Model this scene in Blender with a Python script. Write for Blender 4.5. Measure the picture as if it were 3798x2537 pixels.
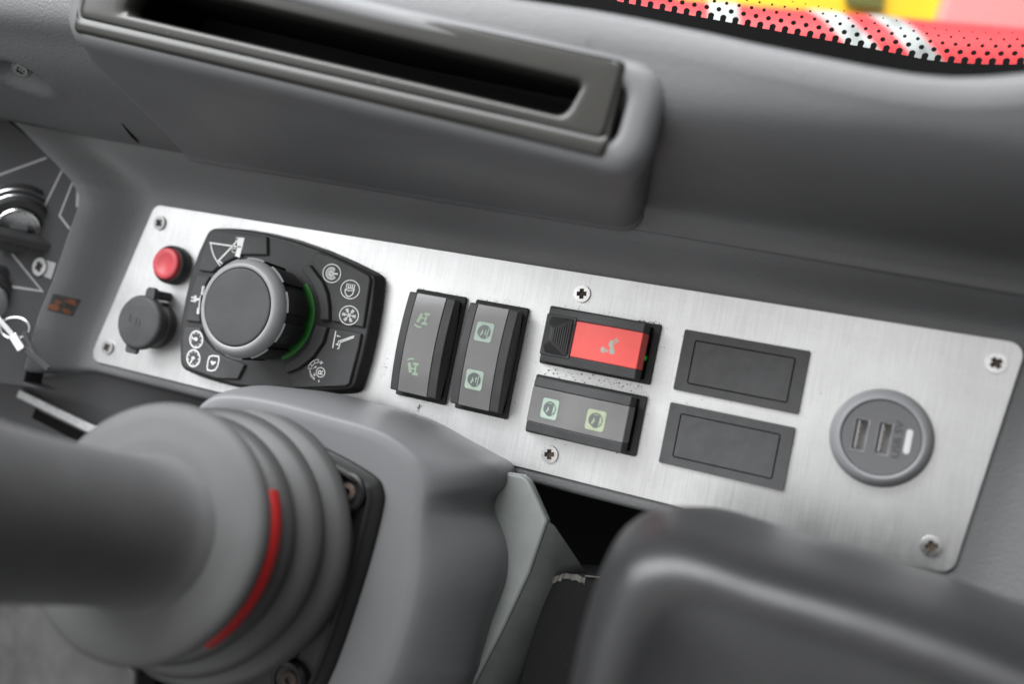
import bpy, bmesh, math, random
import numpy as np
from mathutils import Matrix, Vector

for o in list(bpy.data.objects):
    bpy.data.objects.remove(o)
random.seed(7)
sc = bpy.context.scene
COL = sc.collection
MM = 0.001                      # all lengths below are millimetres; x along the plate, y across it, z out of it

# ------------------------------------------------------------------ camera
cam_d = bpy.data.cameras.new("camera")
cam = bpy.data.objects.new("camera", cam_d)
COL.objects.link(cam)
cam_d.sensor_width = 36.0
cam_d.lens = 32.85
cam_d.clip_start = 0.01
cam_d.clip_end = 50.0
RX, RY, RZ = (0.91112, 0.19805, -0.36141), (0.17778, -0.97999, -0.08887), (-0.37179, 0.01672, -0.92817)
cam.matrix_world = Matrix(((RX[0], -RY[0], -RZ[0], 54.75 * MM), (RX[1], -RY[1], -RZ[1], 2.24 * MM),
                           (RX[2], -RY[2], -RZ[2], 388.93 * MM), (0, 0, 0, 1)))
cam_d.dof.use_dof = True
cam_d.dof.focus_distance = 0.420
cam_d.dof.aperture_fstop = 4.0
sc.camera = cam

# ------------------------------------------------------------------ world, daylight through the cab windows, and added fill lamps
w = bpy.data.worlds.new("World"); sc.world = w; w.use_nodes = True
bg = w.node_tree.nodes["Background"]
bg.inputs[0].default_value = (0.93, 0.96, 1.0, 1); bg.inputs[1].default_value = 0.06
sc.view_settings.view_transform = 'Standard'; sc.view_settings.look = 'None'
sc.view_settings.gamma = 1.0; sc.view_settings.exposure = 0.0
sc.view_settings.use_curve_mapping = False

def area(name, loc, target, sx, sy, power, col=(1, 1, 1)):
    d = bpy.data.lights.new(name, 'AREA'); d.shape = 'RECTANGLE'; d.size = sx; d.size_y = sy; d.energy = power; d.color = col
    o = bpy.data.objects.new(name, d); COL.objects.link(o)
    o.location = loc
    o.rotation_euler = (Vector(target) - Vector(loc)).to_track_quat('-Z', 'Y').to_euler()
    return o
area("front_windscreen_light", (-1.10, 0.15, 1.00), (-0.1, 0.0, 0), 1.5, 1.1, 4.0, (0.97, 0.985, 1.0))
area("side_window_light", (-0.60, 0.95, 0.80), (-0.05, 0.08, 0.05), 1.6, 0.9, 60, (0.96, 0.98, 1.0))
area("operator_side_fill_light", (-0.2, -1.35, 0.85), (-0.1, 0.05, 0.05), 1.4, 0.8, 6.5, (0.97, 0.985, 1.0))  # added fill, lifts the dash faces turned towards the operator
area("overhead_fill_light", (-0.28, 0.06, 1.20), (-0.22, 0.03, 0), 1.9, 1.3, 9.6, (1, 1, 1))  # added overhead lamp, brightens the steel plate; not a known hatch
area("daylight_outside", (0.3, 1.3, 0.6), (0.0, 0.36, -0.45), 0.9, 0.9, 11, (1, 1, 1))

# ------------------------------------------------------------------ materials
def mat(name, col, rough=0.5, metal=0.0, spec=0.5, bump=None, var=None, rvar=None, coat=0, emit=None, dust=None):
    """bump=(scale,strength,distance mm) var=(scale,amount) rvar=(scale,amount) dust=(scale,low,colour)"""
    m = bpy.data.materials.new(name); m.use_nodes = True
    nt = m.node_tree; N = nt.nodes; L = nt.links
    b = N["Principled BSDF"]
    b.inputs["Base Color"].default_value = (*col, 1); b.inputs["Roughness"].default_value = rough
    b.inputs["Metallic"].default_value = metal; b.inputs["Specular IOR Level"].default_value = spec
    b.inputs["Coat Weight"].default_value = coat; b.inputs["Coat Roughness"].default_value = 0.1
    if emit:
        b.inputs["Emission Color"].default_value = (*emit[0], 1); b.inputs["Emission Strength"].default_value = emit[1]
    tc = N.new("ShaderNodeTexCoord")
    def noise(scale, detail=4, rough_=0.6, vec=None):
        n = N.new("ShaderNodeTexNoise"); n.inputs["Scale"].default_value = scale; n.inputs["Detail"].default_value = detail
        n.inputs["Roughness"].default_value = rough_
        L.new(vec if vec else tc.outputs["Object"], n.inputs["Vector"]); return n
    colsock = None
    if var:
        n = noise(var[0]); r = N.new("ShaderNodeValToRGB")
        a = var[1]
        r.color_ramp.elements[0].position = 0.3; r.color_ramp.elements[1].position = 0.7
        r.color_ramp.elements[0].color = (*[c * (1 - a) for c in col], 1); r.color_ramp.elements[1].color = (*[min(1, c * (1 + a)) for c in col], 1)
        L.new(n.outputs["Fac"], r.inputs[0]); colsock = r.outputs[0]
    if dust:
        n = noise(dust[0], 6, 0.75); r = N.new("ShaderNodeValToRGB")
        r.color_ramp.elements[0].position = dust[1]; r.color_ramp.elements[1].position = dust[1] + 0.12
        r.color_ramp.elements[0].color = (0, 0, 0, 1); r.color_ramp.elements[1].color = (1, 1, 1, 1)
        L.new(n.outputs["Fac"], r.inputs[0])
        mx = N.new("ShaderNodeMix"); mx.data_type = 'RGBA'
        L.new(r.outputs[0], mx.inputs["Factor"])
        if colsock: L.new(colsock, mx.inputs[6])
        else: mx.inputs[6].default_value = (*col, 1)
        mx.inputs[7].default_value = (*dust[2], 1); colsock = mx.outputs[2]
    if colsock: L.new(colsock, b.inputs["Base Color"])
    if rvar:
        n = noise(rvar[0]); mr = N.new("ShaderNodeMapRange")
        mr.inputs["To Min"].default_value = max(0.02, rough - rvar[1]); mr.inputs["To Max"].default_value = min(1, rough + rvar[1])
        L.new(n.outputs["Fac"], mr.inputs["Value"]); L.new(mr.outputs[0], b.inputs["Roughness"])
    if bump:
        n = noise(bump[0], 3, 0.55); bp = N.new("ShaderNodeBump")
        bp.inputs["Strength"].default_value = bump[1]; bp.inputs["Distance"].default_value = bump[2] * MM
        L.new(n.outputs["Fac"], bp.inputs["Height"]); L.new(bp.outputs[0], b.inputs["Normal"])
    return m

DASH = mat("dash_plastic", (0.112, 0.113, 0.115), 0.48, spec=0.45, bump=(900, 0.9, 0.32), var=(9, 0.08), rvar=(25, 0.07))
SMOOTH = mat("smooth_plastic", (0.122, 0.123, 0.126), 0.47, spec=0.45, bump=(1500, 0.12, 0.1), var=(12, 0.08), rvar=(30, 0.08))
SKIRT = mat("skirt_plastic", (0.072, 0.072, 0.074), 0.6, spec=0.35, bump=(700, 0.3, 0.2))
BLACK = mat("black_plastic", (0.030, 0.030, 0.031), 0.48, spec=0.4, bump=(2600, 0.2, 0.08), var=(60, 0.2), dust=(900, 0.72, (0.12, 0.11, 0.10)))
RAIL = mat("rocker_plastic", (0.048, 0.048, 0.049), 0.5, spec=0.4, bump=(3500, 0.25, 0.06), var=(80, 0.2))
BEZEL = mat("bezel_plastic", (0.032, 0.032, 0.033), 0.62, spec=0.35, bump=(1800, 0.35, 0.1), dust=(700, 0.66, (0.16, 0.13, 0.10)))
PAD = mat("pad_rubber", (0.055, 0.055, 0.056), 0.58, spec=0.35, bump=(3000, 0.2, 0.06), var=(90, 0.16), dust=(1100, 0.73, (0.22, 0.19, 0.15)))
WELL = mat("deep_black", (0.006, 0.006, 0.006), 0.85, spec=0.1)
LENS = mat("smoked_lens", (0.165, 0.162, 0.162), 0.2, spec=0.55, var=(70, 0.08), rvar=(120, 0.07), bump=(260, 0.06, 0.2))
REDL = mat("red_lens", (0.90, 0.105, 0.09), 0.33, spec=0.5, var=(80, 0.06))
REDB = mat("red_button_plastic", (0.55, 0.07, 0.085), 0.42, spec=0.4)
BLANK = mat("blank_plastic", (0.075, 0.075, 0.076), 0.66, spec=0.35, bump=(2300, 0.4, 0.1), var=(200, 0.12))
WHITE = mat("white_print", (0.80, 0.80, 0.79), 0.6)
GREENP = mat("pale_green_print", (0.37, 0.47, 0.39), 0.5, var=(150, 0.12))
GREENY = mat("yellow_green_print", (0.37, 0.42, 0.28), 0.5, var=(150, 0.12))
GREEND = mat("faint_green_print", (0.31, 0.41, 0.29), 0.5)
DKPRINT = mat("dark_print", (0.115, 0.13, 0.125), 0.4)
KNOBG = mat("knob_ring_grey", (0.27, 0.27, 0.274), 0.40, metal=0.0, spec=0.5, bump=(2200, 0.25, 0.08))
KNOBF = mat("knob_face", (0.060, 0.060, 0.061), 0.6, spec=0.35, bump=(2600, 0.3, 0.07), var=(70, 0.15), dust=(1500, 0.76, (0.2, 0.2, 0.2)))
KNOBS = mat("knob_side", (0.020, 0.020, 0.020), 0.40, spec=0.4, dust=(1200, 0.72, (0.06, 0.06, 0.06)))
GREENR = mat("green_ring", (0.014, 0.20, 0.014), 0.5)
LEDG = mat("green_led", (0.0, 0.3, 0.05), 0.3, emit=((0.0, 1.0, 0.1), 0.12))
SCREW = mat("screw_steel", (0.62, 0.62, 0.61), 0.28, metal=1.0, rvar=(900, 0.1), var=(300, 0.1))
SCREWD = mat("screw_dull", (0.35, 0.35, 0.35), 0.45, metal=0.9, var=(400, 0.2))
SCREWK = mat("screw_blackened", (0.10, 0.10, 0.10), 0.4, metal=0.8)
RUST = mat("rusty_recess", (0.060, 0.042, 0.030), 0.8, metal=0.0, var=(1500, 0.6))
USBR = mat("socket_ring", (0.29, 0.29, 0.30), 0.42, spec=0.45, bump=(1500, 0.08, 0.1))
USBF = mat("socket_face", (0.135, 0.135, 0.138), 0.5, spec=0.4, bump=(1600, 0.12, 0.1))
EMB = mat("embossed_letters", (0.038, 0.038, 0.039), 0.5)
LEDW = mat("white_led", (0.62, 0.62, 0.63), 0.4)
STEEL = mat("bright_steel", (0.55, 0.56, 0.57), 0.3, metal=1.0)
GOLD = mat("contact_gold", (0.6, 0.42, 0.2), 0.35, metal=1.0)
PANELD = mat("key_panel", (0.026, 0.026, 0.027), 0.6, spec=0.2, bump=(900, 0.2, 0.15))
LINEG = mat("grey_line_print", (0.19, 0.19, 0.195), 0.55)
TRIM = mat("satin_trim", (0.026, 0.025, 0.022), 0.25, spec=0.38, var=(40, 0.06), rvar=(60, 0.06), dust=(420, 0.74, (0.3, 0.29, 0.27)))
DARKT = mat("slot_dark", (0.010, 0.010, 0.010), 0.7, spec=0.2, dust=(600, 0.70, (0.04, 0.04, 0.04)))
STICKY = mat("joystick_rubber", (0.095, 0.095, 0.096), 0.55, spec=0.4, var=(18, 0.15))
DISC = mat("joystick_disc", (0.070, 0.070, 0.070), 0.6, spec=0.35, var=(25, 0.12))
BOOT = mat("boot_rubber", (0.046, 0.046, 0.046), 0.5, spec=0.45)
REDA = mat("red_band", (0.42, 0.012, 0.012), 0.4)
POD = mat("pod_plastic", (0.128, 0.130, 0.134), 0.48, spec=0.35, var=(14, 0.06), bump=(800, 0.1, 0.15))
FRAMEB = mat("mount_frame", (0.012, 0.012, 0.012), 0.4, spec=0.3)
PAINT = mat("grey_green_paint", (0.165, 0.178, 0.172), 0.42, spec=0.5, var=(45, 0.14), dust=(80, 0.68, (0.27, 0.33, 0.31)))
FOAM = mat("black_foam", (0.008, 0.008, 0.008), 0.9, spec=0.15, bump=(900, 0.4, 0.5), dust=(620, 0.64, (0.06, 0.06, 0.058)))
TAPE = mat("torn_film", (0.07, 0.066, 0.058), 0.35, spec=0.5, var=(300, 0.5))
CUSH = mat("armrest_vinyl", (0.021, 0.021, 0.022), 0.37, spec=0.45, var=(14, 0.3), bump=(420, 0.35, 0.4))
RUBR = mat("frit_black", (0.006, 0.006, 0.006), 0.35)
RED_P = mat("red_paint", (0.80, 0.075, 0.085), 0.4)
RED_LIT_P = mat("overlit_red_paint", (0.85, 0.27, 0.27), 0.5)  # machine red made paler: bright light painted into the colour
YEL_P = mat("yellow_paint", (0.80, 0.52, 0.008), 0.45)
WHT_P = mat("white_tape", (0.50, 0.52, 0.52), 0.4, var=(30, 0.6))
OLIVE = mat("dark_olive", (0.10, 0.10, 0.01), 0.5)
DIRT = mat("dirt_crumbs", (0.085, 0.070, 0.055), 0.9, var=(900, 0.6))
RUSTS = mat("rust_specks", (0.20, 0.075, 0.03), 0.9, var=(900, 0.4))
ORANGE = mat("orange_residue", (0.16, 0.055, 0.022), 0.7, var=(500, 0.5))
STBASE = mat("sticker_residue", (0.035, 0.033, 0.032), 0.7, var=(300, 0.5))
CHALK = mat("pale_scuff", (0.3, 0.3, 0.3), 0.8)

def brushed():
    m = bpy.data.materials.new("brushed_steel"); m.use_nodes = True
    nt = m.node_tree; N = nt.nodes; L = nt.links; b = N["Principled BSDF"]
    b.inputs["Metallic"].default_value = 1.0
    tc = N.new("ShaderNodeTexCoord")
    def nz(sx, sy, detail, rot=0.0):
        mp = N.new("ShaderNodeMapping"); mp.inputs["Scale"].default_value = (sx, sy, 1); mp.inputs["Rotation"].default_value = (0, 0, rot)
        L.new(tc.outputs["Object"], mp.inputs["Vector"])
        n = N.new("ShaderNodeTexNoise"); n.inputs["Scale"].default_value = 1.0; n.inputs["Detail"].default_value = detail; n.inputs["Roughness"].default_value = 0.65
        L.new(mp.outputs[0], n.inputs["Vector"]); return n
    fine = nz(2600, 40, 3); cross = nz(60, 2400, 2, 0.06); smear = nz(38, 30, 4); spots = nz(1300, 1300, 3)
    def mix(a, fa, bn, fb):
        x = N.new("ShaderNodeMath"); x.operation = 'MULTIPLY'; L.new(a, x.inputs[0]); x.inputs[1].default_value = fa
        y = N.new("ShaderNodeMath"); y.operation = 'MULTIPLY_ADD'; L.new(bn, y.inputs[0]); y.inputs[1].default_value = fb; L.new(x.outputs[0], y.inputs[2]); return y.outputs[0]
    h = mix(fine.outputs["Fac"], 0.75, cross.outputs["Fac"], 0.25)
    bp = N.new("ShaderNodeBump"); bp.inputs["Strength"].default_value = 0.22; bp.inputs["Distance"].default_value = 0.10 * MM
    L.new(h, bp.inputs["Height"]); L.new(bp.outputs[0], b.inputs["Normal"])
    tone = mix(h, 0.6, smear.outputs["Fac"], 0.4)
    r = N.new("ShaderNodeValToRGB")
    r.color_ramp.elements[0].position = 0.30; r.color_ramp.elements[0].color = (0.44, 0.44, 0.435, 1)
    r.color_ramp.elements[1].position = 0.68; r.color_ramp.elements[1].color = (0.69, 0.69, 0.69, 1)
    L.new(tone, r.inputs[0])
    # small pits and grime
    rr = N.new("ShaderNodeValToRGB"); rr.color_ramp.elements[0].position = 0.27; rr.color_ramp.elements[1].position = 0.33
    rr.color_ramp.elements[0].color = (0.42, 0.40, 0.38, 1); rr.color_ramp.elements[1].color = (1, 1, 1, 1)
    L.new(spots.outputs["Fac"], rr.inputs[0])
    mu = N.new("ShaderNodeMix"); mu.data_type = 'RGBA'; mu.blend_type = 'MULTIPLY'; mu.inputs["Factor"].default_value = 1
    L.new(r.outputs[0], mu.inputs[6]); L.new(rr.outputs[0], mu.inputs[7]); L.new(mu.outputs[2], b.inputs["Base Color"])
    mr = N.new("ShaderNodeMapRange"); mr.inputs["To Min"].default_value = 0.30; mr.inputs["To Max"].default_value = 0.50
    L.new(tone, mr.inputs["Value"]); L.new(mr.outputs[0], b.inputs["Roughness"])
    return m
BRUSH = brushed()

def glassmat():
    m = bpy.data.materials.new("window_glass"); m.use_nodes = True
    nt = m.node_tree; N = nt.nodes; L = nt.links; N.remove(N["Principled BSDF"])
    t = N.new("ShaderNodeBsdfTransparent"); t.inputs[0].default_value = (0.96, 0.97, 0.96, 1)
    g = N.new("ShaderNodeBsdfGlossy"); g.inputs["Roughness"].default_value = 0.02
    f = N.new("ShaderNodeFresnel"); f.inputs[0].default_value = 1.45
    x = N.new("ShaderNodeMixShader"); L.new(f.outputs[0], x.inputs[0]); L.new(t.outputs[0], x.inputs[1]); L.new(g.outputs[0], x.inputs[2])
    L.new(x.outputs[0], N["Material Output"].inputs["Surface"]); return m
GLASS = glassmat()

# ------------------------------------------------------------------ building helpers
OFF = {}
def put(o, parent=None, label=None, cat=None, group=None, kind=None):
    COL.objects.link(o)
    if parent is not None:
        o.parent = parent; OFF[o.name] = OFF[parent.name]
    else:
        OFF.setdefault(o.name, (0, 0, 0))
    if label: o["label"] = label
    if cat: o["category"] = cat
    if group: o["group"] = group
    if kind: o["kind"] = kind
    return o
def thing(name, label, cat, loc=(0, 0, 0), rz=0.0, group=None):
    o = bpy.data.objects.new(name, None); o.empty_display_size = 0.01
    o.location = [c * MM for c in loc]; o.rotation_euler = (0, 0, rz)
    put(o, None, label, cat, group); OFF[o.name] = tuple(loc); return o
def ob(name, VF, m, parent=None, bev=0, seg=3, ang=35, world=False, smooth=True, sharp=40, sub=0, **kw):
    V, F = VF
    off = OFF[parent.name] if (world and parent is not None) else (0, 0, 0)
    me = bpy.data.meshes.new(name)
    me.from_pydata([((v[0] - off[0]) * MM, (v[1] - off[1]) * MM, (v[2] - off[2]) * MM) for v in V], [], F)
    bm = bmesh.new(); bm.from_mesh(me)
    bmesh.ops.recalc_face_normals(bm, faces=bm.faces); bm.to_mesh(me); bm.free()
    me.materials.append(m)
    if smooth:
        me.shade_smooth()
        if not bev and not sub: me.set_sharp_from_angle(angle=math.radians(sharp))
    o = bpy.data.objects.new(name, me)
    put(o, parent, **kw)
    if sub:
        s = o.modifiers.new("sub", 'SUBSURF'); s.levels = sub; s.render_levels = sub
    if bev:
        b = o.modifiers.new("bev", 'BEVEL'); b.width = bev * MM; b.segments = seg; b.limit_method = 'ANGLE'; b.angle_limit = math.radians(ang); b.harden_normals = True
    return o
def xf(VF, M):
    return [tuple(M @ Vector(v)) for v in VF[0]], VF[1]
def mv(VF, d):
    return [(v[0] + d[0], v[1] + d[1], v[2] + d[2]) for v in VF[0]], VF[1]
def join(*parts):
    V, F = [], []
    for v, f in parts:
        n = len(V); V += list(v); F += [tuple(i + n for i in q) for q in f]
    return V, F
def box(x0, x1, y0, y1, z0, z1):
    V = [(x, y, z) for z in (z0, z1) for y in (y0, y1) for x in (x0, x1)]
    return V, [(0, 2, 3, 1), (4, 5, 7, 6), (0, 1, 5, 4), (2, 6, 7, 3), (0, 4, 6, 2), (1, 3, 7, 5)]
def prism(poly, z0, z1, top=None):
    n = len(poly); top = top or poly
    V = [(p[0], p[1], z0) for p in poly] + [(p[0], p[1], z1) for p in top]
    F = [tuple(range(n - 1, -1, -1)), tuple(range(n, 2 * n))] + [(i, (i + 1) % n, n + (i + 1) % n, n + i) for i in range(n)]
    return V, F
def lathe(prof, n=48, c=(0, 0, 0), cap0=True, cap1=True, a0=0, a1=360):
    V, F = [], []; full = abs(a1 - a0) >= 360; k = n if full else n + 1
    for r, z in prof:
        for i in range(k):
            a = math.radians(a0 + (a1 - a0) * i / n); V.append((c[0] + r * math.cos(a), c[1] + r * math.sin(a), c[2] + z))
    for j in range(len(prof) - 1):
        for i in range(n):
            i2 = (i + 1) % k
            F.append((j * k + i, j * k + i2, (j + 1) * k + i2, (j + 1) * k + i))
    if full:
        if cap0 and prof[0][0] > 0.01: F.append(tuple(range(k - 1, -1, -1)))
        if cap1 and prof[-1][0] > 0.01: F.append(tuple(range((len(prof) - 1) * k, len(prof) * k)))
    elif cap0:
        m = len(prof); F.append(tuple(j * k for j in range(m))); F.append(tuple(j * k + n for j in range(m - 1, -1, -1)))
    return V, F
def loft(rows, closed=False, cap=False):
    k = len(rows[0]); V = [tuple(p) for r in rows for p in r]; F = []
    for j in range(len(rows) - 1):
        for i in range(k if closed else k - 1):
            i2 = (i + 1) % k; F.append((j * k + i, j * k + i2, (j + 1) * k + i2, (j + 1) * k + i))
    if cap:
        F.append(tuple(range(k - 1, -1, -1))); F.append(tuple(range((len(rows) - 1) * k, len(rows) * k)))
    return V, F
def tube(pts, r, n=8, closed=False):
    P = [Vector(p) for p in pts]; V, F = [], []; m = len(P)
    for i, p in enumerate(P):
        t = (P[(i + 1) % m] - P[i - 1]) if (closed or 0 < i < m - 1) else ((P[1] - P[0]) if i == 0 else (P[-1] - P[-2]))
        t.normalize(); u = t.cross(Vector((0.13, 0.2, 0.97))); u.normalize(); v = t.cross(u)
        rr = r[i] if isinstance(r, (list, tuple)) else r
        for k in range(n):
            a = 2 * math.pi * k / n; V.append(tuple(p + u * (rr * math.cos(a)) + v * (rr * math.sin(a))))
    for j in range(m if closed else m - 1):
        for k in range(n):
            j2 = (j + 1) % m; F.append((j * n + k, j * n + (k + 1) % n, j2 * n + (k + 1) % n, j2 * n + k))
    if not closed: F += [tuple(range(n - 1, -1, -1)), tuple(range((m - 1) * n, m * n))]
    return V, F
def catmull(P, k=6, closed=False):
    out = []; n = len(P)
    rng = range(n) if closed else range(n - 1)
    for i in rng:
        p0, p1, p2, p3 = (P[(i - 1) % n] if closed or i > 0 else P[0]), P[i], P[(i + 1) % n], (P[(i + 2) % n] if closed or i + 2 < n else P[-1])
        for j in range(k):
            t = j / k
            out.append(tuple(0.5 * (2 * b + (c - a) * t + (2 * a - 5 * b + 4 * c - d) * t * t + (3 * b - a - 3 * c + d) * t ** 3) for a, b, c, d in zip(p0, p1, p2, p3)))
    if not closed: out.append(tuple(P[-1]))
    return out
def rrect(cx, cy, hx, hy, r, n=5):
    P = []
    for sx, sy, a0 in ((1, 1, 0), (-1, 1, 90), (-1, -1, 180), (1, -1, 270)):
        for i in range(n + 1):
            a = math.radians(a0 + 90 * i / n); P.append((cx + sx * (hx - r) + r * math.cos(a), cy + sy * (hy - r) + r * math.sin(a)))
    return P
def ring_prism(outer, inner, z0, z1):
    """frame between two loops of equal length"""
    n = len(outer); V = []
    for z, L in ((z0, outer), (z1, outer), (z1, inner), (z0, inner)): V += [(p[0], p[1], z) for p in L]
    F = []
    for a, b in ((0, 1), (1, 2), (2, 3), (3, 0)):
        F += [(a * n + i, a * n + (i + 1) % n, b * n + (i + 1) % n, b * n + i) for i in range(n)]
    return V, F
def inset(poly, d):
    """move a convex-ish outline towards its centroid side by d"""
    n = len(poly); A = sum(poly[i][0] * poly[(i + 1) % n][1] - poly[(i + 1) % n][0] * poly[i][1] for i in range(n)); s = 1 if A > 0 else -1
    out = []
    for i in range(n):
        p0, p1, p2 = Vector(poly[i - 1][:2]), Vector(poly[i][:2]), Vector(poly[(i + 1) % n][:2])
        e = (p1 - p0).normalized(); f = (p2 - p1).normalized(); nr = Vector((-(e.y + f.y), e.x + f.x)) * s
        nr = nr.normalized() if nr.length > 1e-6 else Vector((-e.y, e.x)) * s
        out.append((p1.x + nr.x * d, p1.y + nr.y * d))
    return out
def art(items, f, step=1.2):
    """flat print: strokes and fills mapped through f(x,y)->(x,y,z)"""
    V, F = [], []
    for k, wd, pts in items:
        if k == 'f':
            n = len(V); V += [f(*p) for p in pts]; F.append(tuple(range(n, n + len(pts))))
            continue
        P = [Vector(p) for p in pts]; closed = (P[0] - P[-1]).length < 1e-3 and len(P) > 3
        if closed: P = P[:-1]
        m = len(P); base = len(V)
        for i, p in enumerate(P):
            a = P[i - 1] if (closed or i > 0) else p - (P[1] - p); b = P[(i + 1) % m] if (closed or i < m - 1) else p + (p - P[i - 1])
            e = (p - a).normalized(); g = (b - p).normalized(); t = e + g
            t = t.normalized() if t.length > 1e-4 else e
            nrm = Vector((-t.y, t.x)); c = max(0.5, nrm.dot(Vector((-e.y, e.x)))); q = nrm * (wd / 2 / c)
            V.append(f(*(p + q))); V.append(f(*(p - q)))
        for i in range(m if closed else m - 1):
            j = (i + 1) % m; F.append((base + 2 * i, base + 2 * i + 1, base + 2 * j + 1, base + 2 * j))
    return V, F
def textmesh(name, s, size, m, parent, M, **kw):
    cu = bpy.data.curves.new(name, 'FONT'); cu.body = s; cu.size = size * MM; cu.extrude = 0.12 * MM; cu.align_x = 'CENTER'; cu.align_y = 'CENTER'
    t = bpy.data.objects.new("text_tmp", cu); COL.objects.link(t)
    me = bpy.data.meshes.new_from_object(t.evaluated_get(bpy.context.evaluated_depsgraph_get())); bpy.data.objects.remove(t)
    M2 = M.copy(); M2.translation = M2.translation * MM
    me.transform(M2); me.materials.clear(); me.materials.append(m)
    o = bpy.data.objects.new(name, me); return put(o, parent, **kw)
def smooth01(t):
    t = max(0.0, min(1.0, t)); return t * t * (3 - 2 * t)
def lerp_tab(tab, x):
    if x <= tab[0][0]: return tab[0][1]
    for (a, b), (c, d) in zip(tab, tab[1:]):
        if x <= c: return b + (d - b) * (x - a) / (c - a)
    return tab[-1][1]

# ================================================================== THE SETTING: moulded console
KEYB = [(78.6, -420.0), (69.0, -397.0), (56.0, -370.6), (48.0, -357.2), (40.5, -350.4), (33.6, -349.1), (14.4, -352.5), (-7.3, -355.8), (-24.6, -360.5), (-41.4, -362.1), (-62, -363)]
KEYB = sorted(KEYB)
def plate_left(y): return -330.2 + 20.3 * (y / 80.2) - 0.0
def lip(x): return 63.6 - 0.03 * x
def deck_z(x, y):
    cove = 11.5 * smooth01((y - 47) / max(6.0, lip(x) - 45)) ** 1.25
    xl = plate_left(y) - 2; xb = lerp_tab(KEYB, y)
    t = (xl - x) / max(8.0, xl - xb)
    left = 22.0 * smooth01(min(1, t * 0.9)) / smooth01(0.9)
    r = (x - 101 - y * 0.11); right = 9 * smooth01(r / 30)
    s = math.log(math.exp(cove / 3) + math.exp(left / 3) + math.exp(right / 3) - 2) * 3 if max(cove, left) < 200 else max(cove, left)
    return -1.3 + s
rows = []
NX = 150
for j in range(58):
    v = j / 57
    row = []
    for i in range(NX + 1):
        u = i / NX
        def yy(x): 
            lo = -48 - 13 * smooth01((-335 - x) / 60)
            return lo + v * (lip(x) - lo)
        xb = lerp_tab(KEYB, yy(-360.0)); xr = 150.0
        x = xr + (xb - xr) * u; y = yy(x)
        row.append((x, y, deck_z(x, y)))
    # rounded drop into the key panel recess
    x, y, z = row[-1]
    for dx, dz in ((-0.8, -0.4), (-1.5, -1.3), (-1.9, -2.6), (-2.0, -14)): row.append((x + dx, y, z + dz))
    rows.append(row)
low = [[(p[0], p[1] - a, p[2] - b) for p in rows[0]] for a, b in ((2.6, 30), (2.6, 8), (2.3, 2.6), (1.4, 0.7))]
ob("console_deck", loft(low + rows), DASH, kind="structure", label="dark grey moulded plastic console around the steel plate")

# upper dash wall and shelf: profile swept along x
EDGE = [(-500, 146.0), (-300, 140.0), (-160, 136.0), (-73.5, 127.5), (-42.7, 123.6), (-18.6, 120.0), (-2.7, 117.3), (15.5, 114.7), (33.0, 112.2), (46.3, 110.7), (55.9, 110.5), (65.0, 111.2), (75.3, 112.6), (110, 119), (170, 135)]
rows = []
XS = [-470 + 2.5 * i for i in range(83)] + [-262, -261, -60, -59] + [-55 + 4 * i for i in range(57)]
DC = Vector((-343, 86, 75)); DN = Vector((-0.12, -0.86, 0.5)).normalized()
for x in XS:
    k = smooth01((-150 - x) / 150); e = lerp_tab(EDGE, x); yl = lip(x)
    zt = 92 + 16 * k + 5 * smooth01((x - 55) / 60)
    pr = [(yl + 7, 6), (yl + 1.2, 8.2), (yl + 0.3, 9.6), (yl - 0.1, 11), (yl + 0.2, 12.0)]
    q = smooth01((x + 120) / 50)   # right of the tray the wall stands further back
    up = [(yl + 0.2, 12.0), (yl + 1.6, 30), (yl + 3.5 + 2 * k, 50), (yl + 8 + 3 * k, 70 + 2 * k), (yl + 13 + 3 * k, 79 + 6 * k), (yl + 20 + 4 * k, 86 + 10 * k), (yl + 30 + 4 * k, zt - 1.6), (e - 10, zt)]
    far = [(yl + 0.2, 12.0), (yl + 5, 13.4), (yl + 11, 19), (yl + 14.5, 36), (yl + 17.5, 54), (yl + 22, 72), (yl + 31, 86.5), (e - 10, zt)]
    up = [(a[0] + (b[0] - a[0]) * q, a[1] + (b[1] - a[1]) * q) for a, b in zip(up, far)]
    if -261.5 < x < -59.5:   # hollow behind the slot tray
        yb_ = 106 + (-59 - x) * 0.12
        up = [(yl, 13), (yl + 1, 14), (yl + 2, 15), (yb_ - 8, 16), (yb_ - 6, 20), (yb_ - 5, 80), (yb_ - 2, zt - 2), (e - 10, zt)]
    pr += catmull(up, 6)[1:] + [(e - 3.5, zt), (e - 1.2, zt - 0.7), (e, zt - 2.6), (e + 0.5, zt - 8), (e + 1, -40)]
    row = []
    for y, z in pr:
        p = Vector((x, y, z))
        if x < -300:   # moulded dish for the fixing screw
            d = p - DC; q = d - DN * d.dot(DN); r_ = math.hypot(q.x / 19.0, (q - Vector((q.x, 0, 0))).length / 12.0)
            p = p - DN * 10 * (1 - smooth01((r_ - 0.3) / 0.7)) + DN * 1.0 * math.exp(-((r_ - 1.1) / 0.16) ** 2) * (1 if d.z < 0 else 0.2)
        row.append(tuple(p))
    rows.append(row)
V, F = loft(rows)
dash = ob("upper_dash", (V, F), DASH, kind="structure", label="dark grey upper dashboard wall and shelf below the window", sharp=75)

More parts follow.
